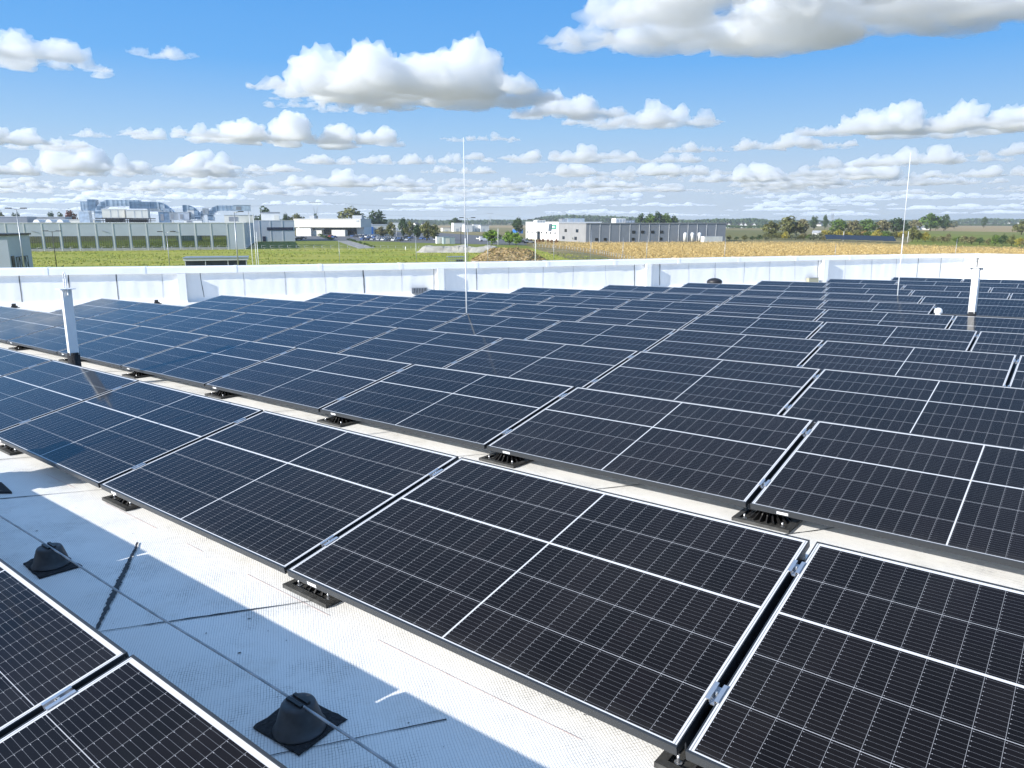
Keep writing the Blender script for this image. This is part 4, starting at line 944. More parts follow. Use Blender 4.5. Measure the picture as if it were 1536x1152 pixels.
# ------------------------------------------------------------------ poles, lamps, flagpoles
def pole(name, cat, label, px, ytop, Y, r=.07, head=None, m='galv', group=None):
    b = Vector((K(px) * Y, Y, 0)); b.x = AT(px, ytop, Y).x; h = ZAT(ytop, Y)
    t = thing(name, label, cat, Matrix.Translation(b), group)
    MB().cone((0, 0, 0), (0, 0, h), r * 1.25, r * .7, 8).build('shaft', M[m], t)
    if head:
        for s in head:
            mb = MB(); mb.cone((0, 0, h - .1), (s * .8, 0, h + .05), r * .6, r * .5, 6); mb.build('arm', M[m], t)
            MB().box((min(s * .7, s * 1.5), -.16, h + .0), (max(s * .7, s * 1.5), .16, h + .14)).build('lamp_head', M['steel'], t)
    else: MB().cone((0, 0, h), (0, 0, h + .12), r * .9, r * .3, 8).build('cap', M['galv'], t)
    return t
pole('street_lamp', 'street lamp', 'two-armed street lamp in front of the grey shed at far left', 24, 313, 108, .08, (-1, 1))
pole('street_lamp', 'street lamp', 'dark two-armed street lamp on the grass right of the grey shed', 78, 347, 128, .06, (-1, 1), 'steel')
pole('street_lamp', 'street lamp', 'thin two-armed street lamp left of the low dark shelter', 249.5, 348, 128, .055, (-1, 1))
pole('street_lamp', 'street lamp', 'thick tall street lamp rising behind the low dark shelter', 351, 318, 121, .11, (1,))
for px, yt, nm in ((373.5, 320, 'leftmost'), (379.5, 322, 'middle'), (384.5, 348, 'rightmost, shortest')): pole('flagpole', 'flagpole', 'thin white flagpole at the corner of the factory, %s of three' % nm, px, yt, 119, .06, None, 'white', 'white flagpoles')
pole('street_lamp', 'street lamp', 'tall street lamp just right of the middle lightning rod', 701, 327, 140, .07, (-1, 1))
pole('street_lamp', 'street lamp', 'tall pale street lamp in front of the white office', 803.5, 330, 140, .08, (-1, 1), 'white')
for px, yt, Y, lab in ((508, 361, 150, 'thin pole on the meadow in front of the white hall'), (623.5, 354, 150, 'thin pole left of the heap of concrete slabs'), (731.5, 359, 150, 'thin pole in front of the dry dirt mound'), (831, 355, 150, 'thin pole by the green strip under the white office'),
                       (887, 345, 150, 'taller grey pole at the corner of the grey warehouse'), (935, 357, 150, 'thin pole at the lower edge of the cornfield'), (971, 354, 150, 'thin pole before the middle of the grey warehouse'), (1088.5, 356, 150, 'dark pole at the right end of the grey warehouse'),
                       (1254, 366, 165, 'thin pole in the cornfield below the dark array'), (1436, 358, 165, 'leaning pale pole in the cornfield near the white post')):
    pole('thin_pole', 'pole', lab, px, yt, Y, .05)
for px, yt, yb_, lab, m in ((747, 343, 368, 'pale double pole between the bright green trees', 'white'), (691, 341, 367, 'dark pole beside the blue green container', 'steel'), (1266, 347, 361.5, 'pale pole at the left end of the dark array', 'white'), (1363, 347, 363.5, 'pale pole at the hedge right of the right rod', 'white'), (585.5, 340, 357, 'white lamp pole at the end of the parking rows', 'white'), (594, 338, 357, 'white lamp pole in the tree row', 'white')):
    pole('pale_pole', 'pole', lab, px, yt, G(px, yb_).y, .13, None, m)
def pylon(px, ytop, Y, label, wd=5.):
    b = Vector((K(px) * Y, Y, 0)); h = ZAT(ytop, Y); t = thing('power_pylon', label, 'pylon', Matrix.Translation(b)); r = .16 * Y / 1000
    mb = MB()
    for s in (-1, 1):
        for q in (-1, 1): mb.cone((s * wd * .5, q * 1.5, 0), (s * wd * .16, q * .5, h * .62), r, r, 4).cone((s * wd * .16, q * .5, h * .62), (s * wd * .42, 0, h), r, r * .8, 4)
    for i in range(6):
        z0, z1 = h * .62 * i / 6, h * .62 * (i + 1) / 6; a0, a1 = wd * (.5 - .34 * i / 6), wd * (.5 - .34 * (i + 1) / 6)
        mb.cone((-a0, 0, z0), (a1, 0, z1), r * .6, r * .6, 4).cone((a0, 0, z0), (-a1, 0, z1), r * .6, r * .6, 4)
    mb.build('lattice', M['galv'], t); MB().box((-wd * .9, -r, h * .97), (wd * .9, r, h)).build('cross_arm', M['galv'], t); return b, h
pa = pylon(475, 303, 1000, 'lattice power pylon behind the white hall', 9.)
pb = pylon(735, 320, 1900, 'small far lattice pylon right of the middle rod', 9.)
pc_ = pylon(1247, 314, 1500, 'lattice power pylon above the hedge on the right', 7.)
def wire(label, pts, r): tag(MB().tube(pts, r, 4).build('power_line', M['steel']), label, 'power line')
def cat_(a, b, sag, n=14): return [Vector(a).lerp(Vector(b), i / n) - Vector((0, 0, sag * 4 * (i / n) * (1 - i / n))) for i in range(n + 1)]
for k_, (dz, s) in enumerate(((0, -1), (0, 1))):
    A = Vector((pa[0].x + s * 7, pa[0].y, pa[1] + dz)); Lf = AT(150, 310, 900); Rt = AT(800, 309, 1450); Rt.x += s * 7; Lf.x += s * 7
    wire('%s thin power line running left and right from the pylon behind the white hall' % ('lower', 'upper')[k_], cat_(Lf, A, 4) + cat_(A, Rt, 5)[1:], .07)
B = Vector((pc_[0].x, pc_[0].y, pc_[1])); wire('thin power line sagging both sides of the right pylon', cat_(AT(1100, 331, 2400), B, 3) + cat_(B, AT(1350, 331, 2400), 3)[1:], .12)
B = Vector((pb[0].x, pb[0].y, pb[1])); wire('thin far power line at the small pylon above the depot', cat_(AT(560, 321, 1500), B, 6) + cat_(B, AT(840, 331, 3000), 4)[1:], .10)
# ------------------------------------------------------------------ heaps
def heap(name, label, cat, px0, px1, ybm, ytop, depth, m, rough, flat, mats=None):
    Y = G(700, ybm).y; x0, x1 = K(px0) * Y, K(px1) * Y; h = ZAT(ytop, Y + depth * .3)
    nx, ny = 90, 26; vs = []; fs = []
    for i in range(nx + 1):
        for j in range(ny + 1):
            u, v = i / nx, j / ny; e = min(1, min(u, 1 - u) * (9 if flat else 3.4)) * min(1, min(v * (7 if flat else 2.6), (1 - v) * 2.6))
            e = e * e * (3 - 2 * e); x = x0 + (x1 - x0) * u; y = Y + depth * v
            z = h * e * (.8 + rough * noise.fractal((x * .16, y * .16, 3.), .6, 2.1, 4)) + .25 * rough * noise.noise((x * 1.1, y * 1.1, 1.)) * e
            if flat: z = h * e * (.9 + .12 * math.floor(3 * noise.noise((x * .22, y * .3, 7.)))) + .1 * noise.noise((x, y, 2))* e
            vs.append((x + (.4 * noise.noise((x * .7, y, 5.)) if flat else 0), y, max(z, 0) - .02))
    for i in range(nx):
        for j in range(ny): a = i * (ny + 1) + j; fs.append((a, a + ny + 1, a + ny + 2, a + 1))
    o = MB().add(vs, fs, 0, not flat).build(name, mats or M[m]); return tag(o, label, cat), vs
heap('slab_heap', 'long low heap of pale broken concrete slabs on the meadow', 'rubble heap', 621, 757, 379, 368.5, 11, 'rubble', .2, True)
mo, mv = heap('dirt_mound', 'brown mound overgrown with dry grass beside the slab heap', 'mound', 700, 826, 394, 373, 26, 'drystraw', .38, False)
rng = np.random.default_rng(4); mvv = np.array(mv); mvv = mvv[mvv[:, 2] > .15]; ii = rng.integers(0, len(mvv), 5200); cc = mvv[ii] + rng.normal(size=(5200, 3)) * (.25, .4, .02) + (0, 0, .12)
nn = rng.normal(size=(5200, 3)) * (1, 1, .3); nn /= np.linalg.norm(nn, axis=1)[:, None]
tag(quads_mesh('dry_grass', cc, nn, rng.uniform(.10, .24, 5200), rng.integers(0, 3, 5200), [leafmat('straw_a', (.30, .21, .09)), leafmat('straw_b', (.42, .31, .15)), leafmat('straw_c', (.22, .19, .07))]), kind='stuff')
Y = 158; t = thing('metal_cage', 'low grey metal cage just beyond the parapet, left of the middle rod', 'cage', local(672, Y, 0)); ww_ = wpx(23, Y); z1 = ZAT(385.5, Y)
mb = MB()
for i in range(9): mb.box((ww_ * i / 8 - .04, -.04, 0), (ww_ * i / 8 + .04, .04, z1)).box((ww_ * i / 8 - .04, 2, 0), (ww_ * i / 8 + .04, 2.08, z1))
for f in (.6, .8, 1): mb.box((-.05, -.06, z1 * f - .1), (ww_ + .05, -.041, z1 * f))
mb.build('bars', M['galv'], t); MB().box((-.05, -.1, z1), (ww_ + .05, 2.1, z1 + .08)).build('lid', M['galv'], t); MB().box((ww_ * .55, .3, 0), (ww_ * .95, 1.6, z1 * .7)).build('crate', M['steel'], t)
t = thing('marker_post', 'short white marker post standing on the grass left of the slab heap', 'post', Matrix.Translation(G(608.5, 376)))
MB().cone((0, 0, 0), (0, 0, 1.25), .17, .17, 10).build('stake', M['white'], t); MB().cone((0, 0, 1.25), (0, 0, 1.4), .19, .12, 10).build('cap', M['white'], t)
# dark solar array beyond the cornfield: tilted tables
for i, (a, b) in enumerate(((1240, 1262), (1262.5, 1284), (1284.5, 1305), (1305.5, 1325), (1325.5, 1343))):
    ybm = 361.3 + i * .75; p = G((a + b) / 2, ybm); W_ = (b - a) * p.y / F
    t = thing('solar_table', 'dark tilted solar table behind the cornfield, %s from the left' % ordn(i + 1), 'solar panel', Matrix.Translation(p) @ Matrix.Rotation(-.25, 4, 'Z'), 'solar tables behind the cornfield')
    X = Matrix.Translation((0, 0, .8)) @ Matrix.Rotation(.34, 4, 'X'); mb = MB(); mb.box((-W_ / 2, 0, 0), (W_ / 2, 6.4, .06), 0, X); mb.build('cell_surface', M['arr'] if 'arr' in M else M.setdefault('arr', mat('array_cells', (.012, .014, .022), .25)), t)
    for f in (-.4, 0, .4): MB().cone((W_ * f, 1.6, 0), (W_ * f, 1.6, 1.35), .06, .06, 6).build('leg', M['galv'], t)
# wire fence along the green strip and the meadow
def fence(label, pts, h=1.7, step=3.):
    t = thing('wire_fence', label, 'fence', Matrix.Identity(4)); n_ = 0; last = None; pos = []
    for a, b in zip(pts[:-1], pts[1:]):
        k_ = max(1, int((b - a).length / step))
        for i in range(k_): pos.append(a.lerp(b, i / k_))
    pos.append(pts[-1])
    for p in pos[:96]: MB().cone(p, p + Vector((0, 0, h)), .06, .05, 5).build('post', M['galv'], t)
    mb = MB()
    for z in (.15, h * .5, h - .05): mb.tube([p + Vector((0, 0, z)) for p in pos], .018, 4)
    mb.build('wire', M['galv'], t)
fence('thin wire fence along the green strip below the cornfield', [G(800, 372.5), G(850, 377), G(900, 384), G(950, 396)])
fence('thin wire fence across the meadow in front of the factory', [G(40, 378.5), G(200, 376.5), G(367, 374.5), G(560, 374.2), G(640, 376)], 1.5, 2.9)
# ------------------------------------------------------------------ cars
CARM = {k: mat('car_paint_' + k, c, .3, .0, spec=.7) for k, c in dict(white=(.75, .75, .75), silver=(.40, .42, .45), blue=(.06, .12, .32), dark=(.03, .035, .045), red=(.35, .03, .03)).items()}
CARP = {}
def car(kind, p, rz):
    mw = Matrix.Translation(p) @ Matrix.Rotation(rz, 4, 'Z')
    lab = {'white': 'tiny white car in the crowded car park by the white hall', 'silver': 'tiny silver car in the crowded car park by the white hall', 'blue': 'tiny blue car in the crowded car park by the white hall', 'dark': 'tiny dark car in the crowded car park by the white hall', 'red': 'tiny red car in the crowded car park by the white hall'}[kind]
    if kind in CARP: o = copy_tree(CARP[kind], mw)
    else:
        o = CARP[kind] = thing('parked_car', lab, 'car', mw, '%s cars in the car park' % kind)
        prof = [(-2.1, .35), (2.1, .35), (2.15, .62), (1.95, .85), (1.1, .92), (.45, 1.38), (-1.1, 1.42), (-1.85, .98), (-2.12, .9)]
        MB().prism(prof, -.86, .86).build('body', CARM[kind], o, recalc=True)
        wn_ = [(.98, .93), (.42, 1.32), (-1.05, 1.36), (-1.7, .97)]
        mb = MB(); mb.prism(wn_, -.875, -.862).prism(wn_, .862, .875); mb.add([(1.12, -.74, .93), (1.12, .74, .93), (.50, .66, 1.37), (.50, -.66, 1.37)], [(0, 1, 2, 3)]); mb.add([(-1.88, -.7, 1.0), (-1.88, .7, 1.0), (-1.16, .66, 1.42), (-1.16, -.66, 1.42)], [(3, 2, 1, 0)]); mb.build('window', M['glass'], o)
        for x in (-1.3, 1.32):
            for y in (-.87, .69): MB().cone((x, y, .32), (x, y + .18, .32), .32, .32, 12).build('wheel', M['tyre'], o)
    o['label'] = lab; o['category'] = 'car'; o['group'] = '%s cars in the car park' % kind
rc = random.Random(11)
for row, (pa_, pb_, n_) in enumerate(((G(499, 351), G(560, 354.5), 11), (G(515, 353.2), G(580, 356.6), 12), (G(530, 355.5), G(600, 359.2), 13), (G(543, 357.8), G(612, 361.2), 12), (G(546, 360.3), G(600, 362), 8), (G(610, 357.5), G(662, 361.5), 9), (G(718, 359.5), G(772, 362), 7), (G(480, 352.5), G(502, 357), 5))):
    for i in range(n_):
        if rc.random() < .1: continue
        p = pa_.lerp(pb_, (i + rc.uniform(-.12, .12)) / max(1, n_ - 1)); p.z = .02
        car(rc.choices(['white', 'silver', 'blue', 'dark', 'red'], (30, 28, 20, 20, 3))[0], p, R_(rc.choice((72, 72, 252))) + rc.uniform(-.06, .06))
for px, py, k_ in ((741, 363.5, 'white'), (783, 365, 'dark'), (795, 364.8, 'silver'), (448, 359.8, 'dark'), (455, 358.5, 'dark')):
    p = G(px, py); p.z = .02; car(k_, p, R_(rc.uniform(0, 30)))
t = thing('parked_van', 'white box van parked below the bright green trees', 'van', local(720, G(720, 362).y, 0)); s_ = MB()
MB().prism([(0, .4), (5.2, .4), (5.25, 1.1), (4.6, 1.3), (4.2, 2.3), (0, 2.35)], 0, 1.9).build('body', CARM['white'], t, recalc=True)
MB().prism([(3.2, 1.4), (4.45, 1.4), (4.15, 2.1), (3.2, 2.1)], -.012, -.002).build('window', M['glass'], t)
for x in (.9, 4.3):
    for y in (-.02, 1.72): MB().cone((x, y, .38), (x, y + .2, .38), .38, .38, 12).build('wheel', M['tyre'], t)
# ------------------------------------------------------------------ trees (picture column, base row, top row, width)
TREES = [
 ('broad_tree', 'olive', 'round', 528, 349, 312.5, 40, 'broad olive tree rising behind the right end of the white hall', 620),
 ('broad_tree', 'dark', 'round', 567, 350, 316, 27, 'tall dark tree behind the pale hall, right of the broad olive tree', 640),
 ('broad_tree', 'dark', 'round', 397, 345, 313, 26, 'dark tree crown behind the stair house on the factory wing', 520),
 ('broad_tree', 'dark', 'round', 430, 345, 321, 13, 'small blue green tree crown right of the stair house', 560),
 ('broad_tree', 'olive', 'round', 447, 345, 321, 22, 'flat olive tree crown behind the left end of the white hall', 700),
 ('broad_tree', 'dark', 'round', 475, 345, 322, 11, 'round dark tree crown under the left power pylon', 700),
 ('broad_tree', 'red', 'round', 108, 340, 316, 18, 'rust red tree behind the factory roof on the left', 480),
 ('broad_tree', 'dark', 'round', 79, 340, 318, 11, 'dark pointed tree behind the factory roof, left of the red tree', 560),
 ('broad_tree', 'dark', 'round', 92, 340, 321, 14, 'low dark tree between the pointed tree and the red tree', 560),
 ('broad_tree', 'olive', 'round', 4, 340, 318.5, 14, 'olive tree crown on the skyline at the left picture edge', 560),
 ('broad_tree', 'dark', 'round', 27, 340, 319, 13, 'dark tree crown on the skyline behind the two-armed lamp', 560),
 ('row_tree', 'tan', 'tall', 573, 357, 341, 17, 'thin tan tree at the left end of the car park tree row', 0),
 ('row_tree', 'olive', 'tall', 587, 358, 334, 15, 'olive tall tree with yellow tinge, second in the car park row', 0),
 ('row_tree', 'dark', 'tall', 605, 358, 327, 13, 'dark tall slim tree, tallest in the car park row', 0),
 ('row_tree', 'olive', 'tall', 615, 358, 334, 17, 'olive slim tree right of the tallest one in the car park row', 0),
 ('row_tree', 'dark', 'tall', 627, 360, 337, 16, 'dark green tree near the middle of the car park row', 0),
 ('row_tree', 'olive', 'tall', 640, 361, 333, 20, 'broad olive tree toward the right of the car park row', 0),
 ('row_tree', 'olive', 'tall', 652, 361, 338, 17, 'rightmost olive tree of the car park row', 0),
 ('round_tree', 'bright', 'round', 738, 367, 345.5, 27, 'largest bright green round tree right of the middle rod', 0),
 ('round_tree', 'bright', 'round', 764, 367.5, 347, 17, 'darker bright green tree left of the yellowish one', 0),
 ('round_tree', 'bright', 'round', 774, 368, 350, 17, 'smallest bright green round tree nearest the white office', 0),
 ('broad_tree', 'dark', 'round', 777, 350, 327, 15, 'dark thin tree behind the blue kiosk left of the white office', 560),
 ('broad_tree', 'dark', 'round', 684, 343, 327, 18, 'dark tree behind the far depot, left of the middle rod', 900),
 ('broad_tree', 'dark', 'round', 962, 345, 322, 15, 'leftmost dark green tree behind the grey warehouse roof', 700),
 ('broad_tree', 'green', 'round', 975, 345, 321, 17, 'second green tree from the left behind the warehouse roof', 700),
 ('broad_tree', 'dark', 'round', 987, 345, 318, 20, 'tallest dark green tree behind the warehouse roof', 700),
 ('broad_tree', 'green', 'round', 1000, 345, 321.5, 17, 'green tree right of the tallest one behind the warehouse roof', 700),
 ('broad_tree', 'dark', 'round', 1010, 345, 324, 13, 'rightmost small dark tree behind the warehouse roof', 700),
 ('broad_tree', 'olive', 'round', 1157, 356, 332, 24, 'grey olive tree at the left end of the right-hand tree belt', 0),
 ('broad_tree', 'olive', 'round', 1184, 355, 326.5, 36, 'biggest olive tree of the right-hand tree belt', 0),
 ('broad_tree', 'tan', 'round', 1202, 355, 329, 20, 'tan olive tree leaning against the biggest olive tree', 0),
 ('broad_tree', 'dark', 'round', 1220, 345, 324.5, 11, 'left one of the two small dark trees before the right pylon', 900),
 ('broad_tree', 'dark', 'tall', 1237, 345, 323.5, 9, 'right one of the two small dark trees before the right pylon', 900),
 ('broad_tree', 'green', 'round', 1257, 352, 329, 24, 'round green tree just right of the right power pylon', 0),
 ('broad_tree', 'tan', 'round', 1279, 352, 331, 22, 'pinkish tan tree left of the mid green tree in the belt', 0),
 ('broad_tree', 'green', 'round', 1298, 351, 330, 27, 'mid green round tree in the middle of the right-hand belt', 0),
 ('broad_tree', 'tan', 'round', 1323, 351, 330.5, 25, 'pale tan tree left of the darkest tree by the right rod', 0),
 ('broad_tree', 'dark', 'round', 1345, 351, 327, 24, 'darkest round tree immediately left of the right rod', 0),
 ('broad_tree', 'dark', 'round', 1357, 350, 334, 12, 'small dark tree at the right rod', 0),
 ('broad_tree', 'tan', 'round', 1371, 348, 330, 20, 'tan tree left of the white farmhouse', 0),
 ('broad_tree', 'green', 'round', 1395, 345, 320.5, 28, 'big dark green tree above the white farmhouse', 800),
 ('broad_tree', 'dark', 'round', 1416, 345, 323, 15, 'dark tree right of the big green one above the farmhouse', 800),
 ('broad_tree', 'olive', 'round', 1403, 345.5, 331, 11, 'olive tree in front of the farm outbuilding', 0),
 ('broad_tree', 'tan', 'round', 1418, 345, 332, 15, 'tan tree right of the farm outbuilding', 0),
 ('broad_tree', 'grey', 'round', 1431, 343, 332, 11, 'small grey green tree at the edge of the ploughed field', 0),
 ('broad_tree', 'dark', 'round', 1475, 340, 325.5, 8, 'lone dark tree beside the far white houses', 1200),
 ('slim_tree', 'olive', 'tall', 1368, 363, 340, 16, 'slim olive tree at the hedge right of the right rod', 0),
 ('broad_tree', 'olive', 'round', 1532, 352, 331, 22, 'olive tree at the right picture edge above the hedge', 0),
]
for i, (nm, kd, shp, px, yb_, yt, wp_, lab, Yf) in enumerate(TREES):
    plant(nm, kd, shp, px, yb_, yt, wp_, lab, None, 1300, .16, Yf or None, 'tree', i % 3)
bush = []
rb_ = random.Random(21)
def hedge(x0, x1, n, yb0, yb1, yt0, yt1, w0_, w1_, kinds, text, grp):
    for i in range(n):
        px = x0 + (x1 - x0) * i / max(1, n - 1) + rb_.uniform(-1.5, 1.5); f = (px - x0) / (x1 - x0 + 1e-6)
        yb_ = yb0 + (yb1 - yb0) * f + rb_.uniform(-.3, .3); hh = rb_.uniform(yt0, yt1); kd = rb_.choice(kinds)
        plant('hedge_bush', kd, 'bush', px, yb_, yb_ - hh, rb_.uniform(w0_, w1_), text % (dict(green='green', dark='dark green', olive='olive', tan='tan', yellow='yellow green', orange='orange', red='dark red', grey='grey green', bright='bright green')[kd], ordn(i + 1)), grp, 800, 0, None, 'bush', rb_.randint(0, 2))
hedge(1238, 1352, 17, 357, 359, 9, 14, 11, 17, ['yellow', 'olive', 'green', 'yellow', 'orange', 'olive'], '%s bush in the hedge above the dark array, %s from the left', 'hedge bushes above the dark array')
hedge(1376, 1540, 15, 362.5, 370.5, 9, 17, 9, 15, ['yellow', 'green', 'tan', 'olive', 'orange', 'green', 'dark', 'tan'], '%s bush in the row behind the cornfield at right, %s from the left', 'bushes behind the cornfield at right')
hedge(1150, 1236, 13, 358.5, 360.5, 7, 12, 10, 16, ['olive', 'green', 'yellow', 'tan', 'olive', 'grey'], '%s bush under the biggest olive tree, %s from the left', 'bushes under the biggest olive tree')
hedge(1094, 1150, 6, 360.5, 360.8, 5, 9, 6, 10, ['olive', 'dark', 'tan', 'grey'], '%s low bush right of the grey warehouse, %s from the left', 'low bushes right of the warehouse')
hedge(791, 834, 8, 364.5, 366, 6, 10, 3, 5, ['red', 'dark', 'red'], '%s small shrub in front of the white office, %s from the left', 'shrubs before the white office')
hedge(862, 1020, 7, 363, 362, 6, 9, 4, 6, ['dark', 'red', 'dark'], '%s small shrub against the grey warehouse, %s from the left', 'shrubs along the grey warehouse')
hedge(470, 497, 8, 351, 360.5, 3, 5, 7, 10, ['dark', 'green'], '%s clipped shrub along the drive left of the car park, %s from the left', 'clipped shrubs along the drive')
hedge(522, 560, 12, 360, 371, 2.6, 3.6, 5, 7, ['dark', 'green'], '%s clipped shrub along the gravel path, %s from the left', 'clipped shrubs along the gravel path')
# ------------------------------------------------------------------ far woods and skyline growth
def woods(px0, px1, prof, Y, kind, n, depth=200, leaf=1.6):
    rng = np.random.default_rng(int(px0 + Y)); px = rng.uniform(px0, px1, n); Ys = Y + rng.uniform(0, depth, n)
    top = np.array([ZAT(float(np.interp(p, [q[0] for q in prof], [q[1] for q in prof])), Y) for p in px])
    bumps = np.array([noise.noise((p * .35, Y, 1.)) + .6 * noise.noise((p * 1.1, Y, 4.)) for p in px])
    top = np.maximum(3, top * (1 + .14 * bumps)); z = top * rng.random(n) ** .55
    x = np.array([K(p) for p in px]) * Ys
    nr = rng.normal(size=(n, 3)) + (0, -.6, .5); nr /= np.linalg.norm(nr, axis=1)[:, None]
    sh = np.clip(((np.array([noise.noise((p * .8, 2., Y)) for p in px]) + 1) * 1.5).astype(int), 0, 2)
    return tag(quads_mesh('far_woods', np.stack([x, Ys, z], 1), nr, rng.uniform(.6, 1.3, n) * leaf * Y / 1000, sh, LEAF[kind]), kind='stuff')
woods(560, 800, [(560, 330), (600, 329), (640, 330.5), (700, 331), (740, 330), (800, 330.5)], 2300, 'dark', 4200)
woods(795, 965, [(795, 330), (815, 325), (850, 322.5), (900, 324), (940, 325.5), (965, 328)], 2300, 'dark', 5000)
woods(955, 1150, [(955, 329), (1040, 330.5), (1075, 328.5), (1100, 329), (1130, 327.5), (1150, 330)], 2000, 'dark', 4200)
woods(1140, 1700, [(1140, 330.5), (1250, 331.2), (1340, 330.5), (1430, 331), (1445, 328.5), (1480, 328), (1560, 330), (1700, 330)], 2500, 'dark', 7000)
woods(1085, 1160, [(1085, 338), (1120, 339), (1160, 338)], 1150, 'dark', 1400, 60, 1.)
woods(1420, 1545, [(1420, 336), (1480, 336.4), (1545, 336)], 2000, 'dark', 1600, 60, 1.)
woods(-400, 130, [(-400, 326), (0, 326), (50, 328), (120, 329)], 1500, 'dark', 4200)
woods(380, 700, [(380, 329), (450, 329), (560, 331), (700, 332)], 3300, 'dark', 3600)
woods(-1800, -400, [(-1800, 326), (-400, 327)], 2000, 'dark', 2500); woods(1700, 3200, [(1700, 330), (3200, 329)], 2300, 'dark', 2500)
# ------------------------------------------------------------------ the ripe corn
def inpoly(x, y, poly_):
    c = np.zeros(len(x), bool); j = len(poly_) - 1
    for i in range(len(poly_)):
        xi, yi, xj, yj = poly_[i].x, poly_[i].y, poly_[j].x, poly_[j].y
        c ^= ((yi > y) != (yj > y)) & (x < (xj - xi) * (y - yi) / (yj - yi + 1e-9) + xi); j = i
    return c
rng = np.random.default_rng(9); n = 260000
Ys = rng.uniform(115, 400, n); pxs = rng.uniform(780, 1720, n); xs = Ys * np.array([K(780), K(1720)])[0] + (pxs - 780) / 940 * Ys * (K(1720) - K(780))
# sow in rows
row = np.round((xs * U.y + Ys * U.x) / .9) * .9; al = xs * U.x - Ys * U.y * -1
ok = inpoly(xs, Ys, FIELD) & (rng.random(n) < np.clip(Ys / 380, .3, 1.)); xs, Ys = xs[ok], Ys[ok]
m_ = len(xs); rep = 3; xs = np.repeat(xs, rep); Ys = np.repeat(Ys, rep); hgt = np.repeat(rng.uniform(1.5, 2.15, m_), rep)
zz = hgt * rng.uniform(.25, 1.0, m_ * rep); cen = np.stack([xs + rng.normal(size=m_ * rep) * .22, Ys + rng.normal(size=m_ * rep) * .22, zz], 1)
nr = rng.normal(size=(m_ * rep, 3)) * (1, 1, .45); nr /= np.linalg.norm(nr, axis=1)[:, None]
tag(quads_mesh('corn', cen, nr, rng.uniform(.09, .21, m_ * rep), rng.choice(3, m_ * rep, p=(.3, .45, .25)), [leafmat('corn_a', (.33, .225, .085)), leafmat('corn_b', (.52, .38, .15)), leafmat('corn_c', (.66, .52, .26))], asp=.33), kind='stuff')
# tufts on the meadow
n = 26000; Ys = rng.uniform(105, 262, n); pxs = rng.uniform(-60, 960, n); xs = np.array([K(p) for p in pxs]) * Ys
keep = np.array([noise.noise((a * .05, b * .14, 3.)) for a, b in zip(xs, Ys)]) > -.05
keep &= inpoly(xs, Ys, [G(-300, 374), G(365, 374), G(800, 373.5), G(890, 386), G(950, 396), G(1010, 420), G(700, 600), G(-500, 600)])
xs, Ys = xs[keep], Ys[keep]; k_ = len(xs); hh = rng.uniform(.08, .22, k_)
nr = rng.normal(size=(k_, 3)) * (1, 1, .25); nr /= np.linalg.norm(nr, axis=1)[:, None]
tag(quads_mesh('grass_tufts', np.stack([xs, Ys, hh * .5], 1), nr, hh, rng.integers(0, 3, k_), [leafmat('tuft_a', (.22, .265, .035)), leafmat('tuft_b', (.33, .31, .065)), leafmat('tuft_c', (.19, .23, .033))]), kind='stuff')
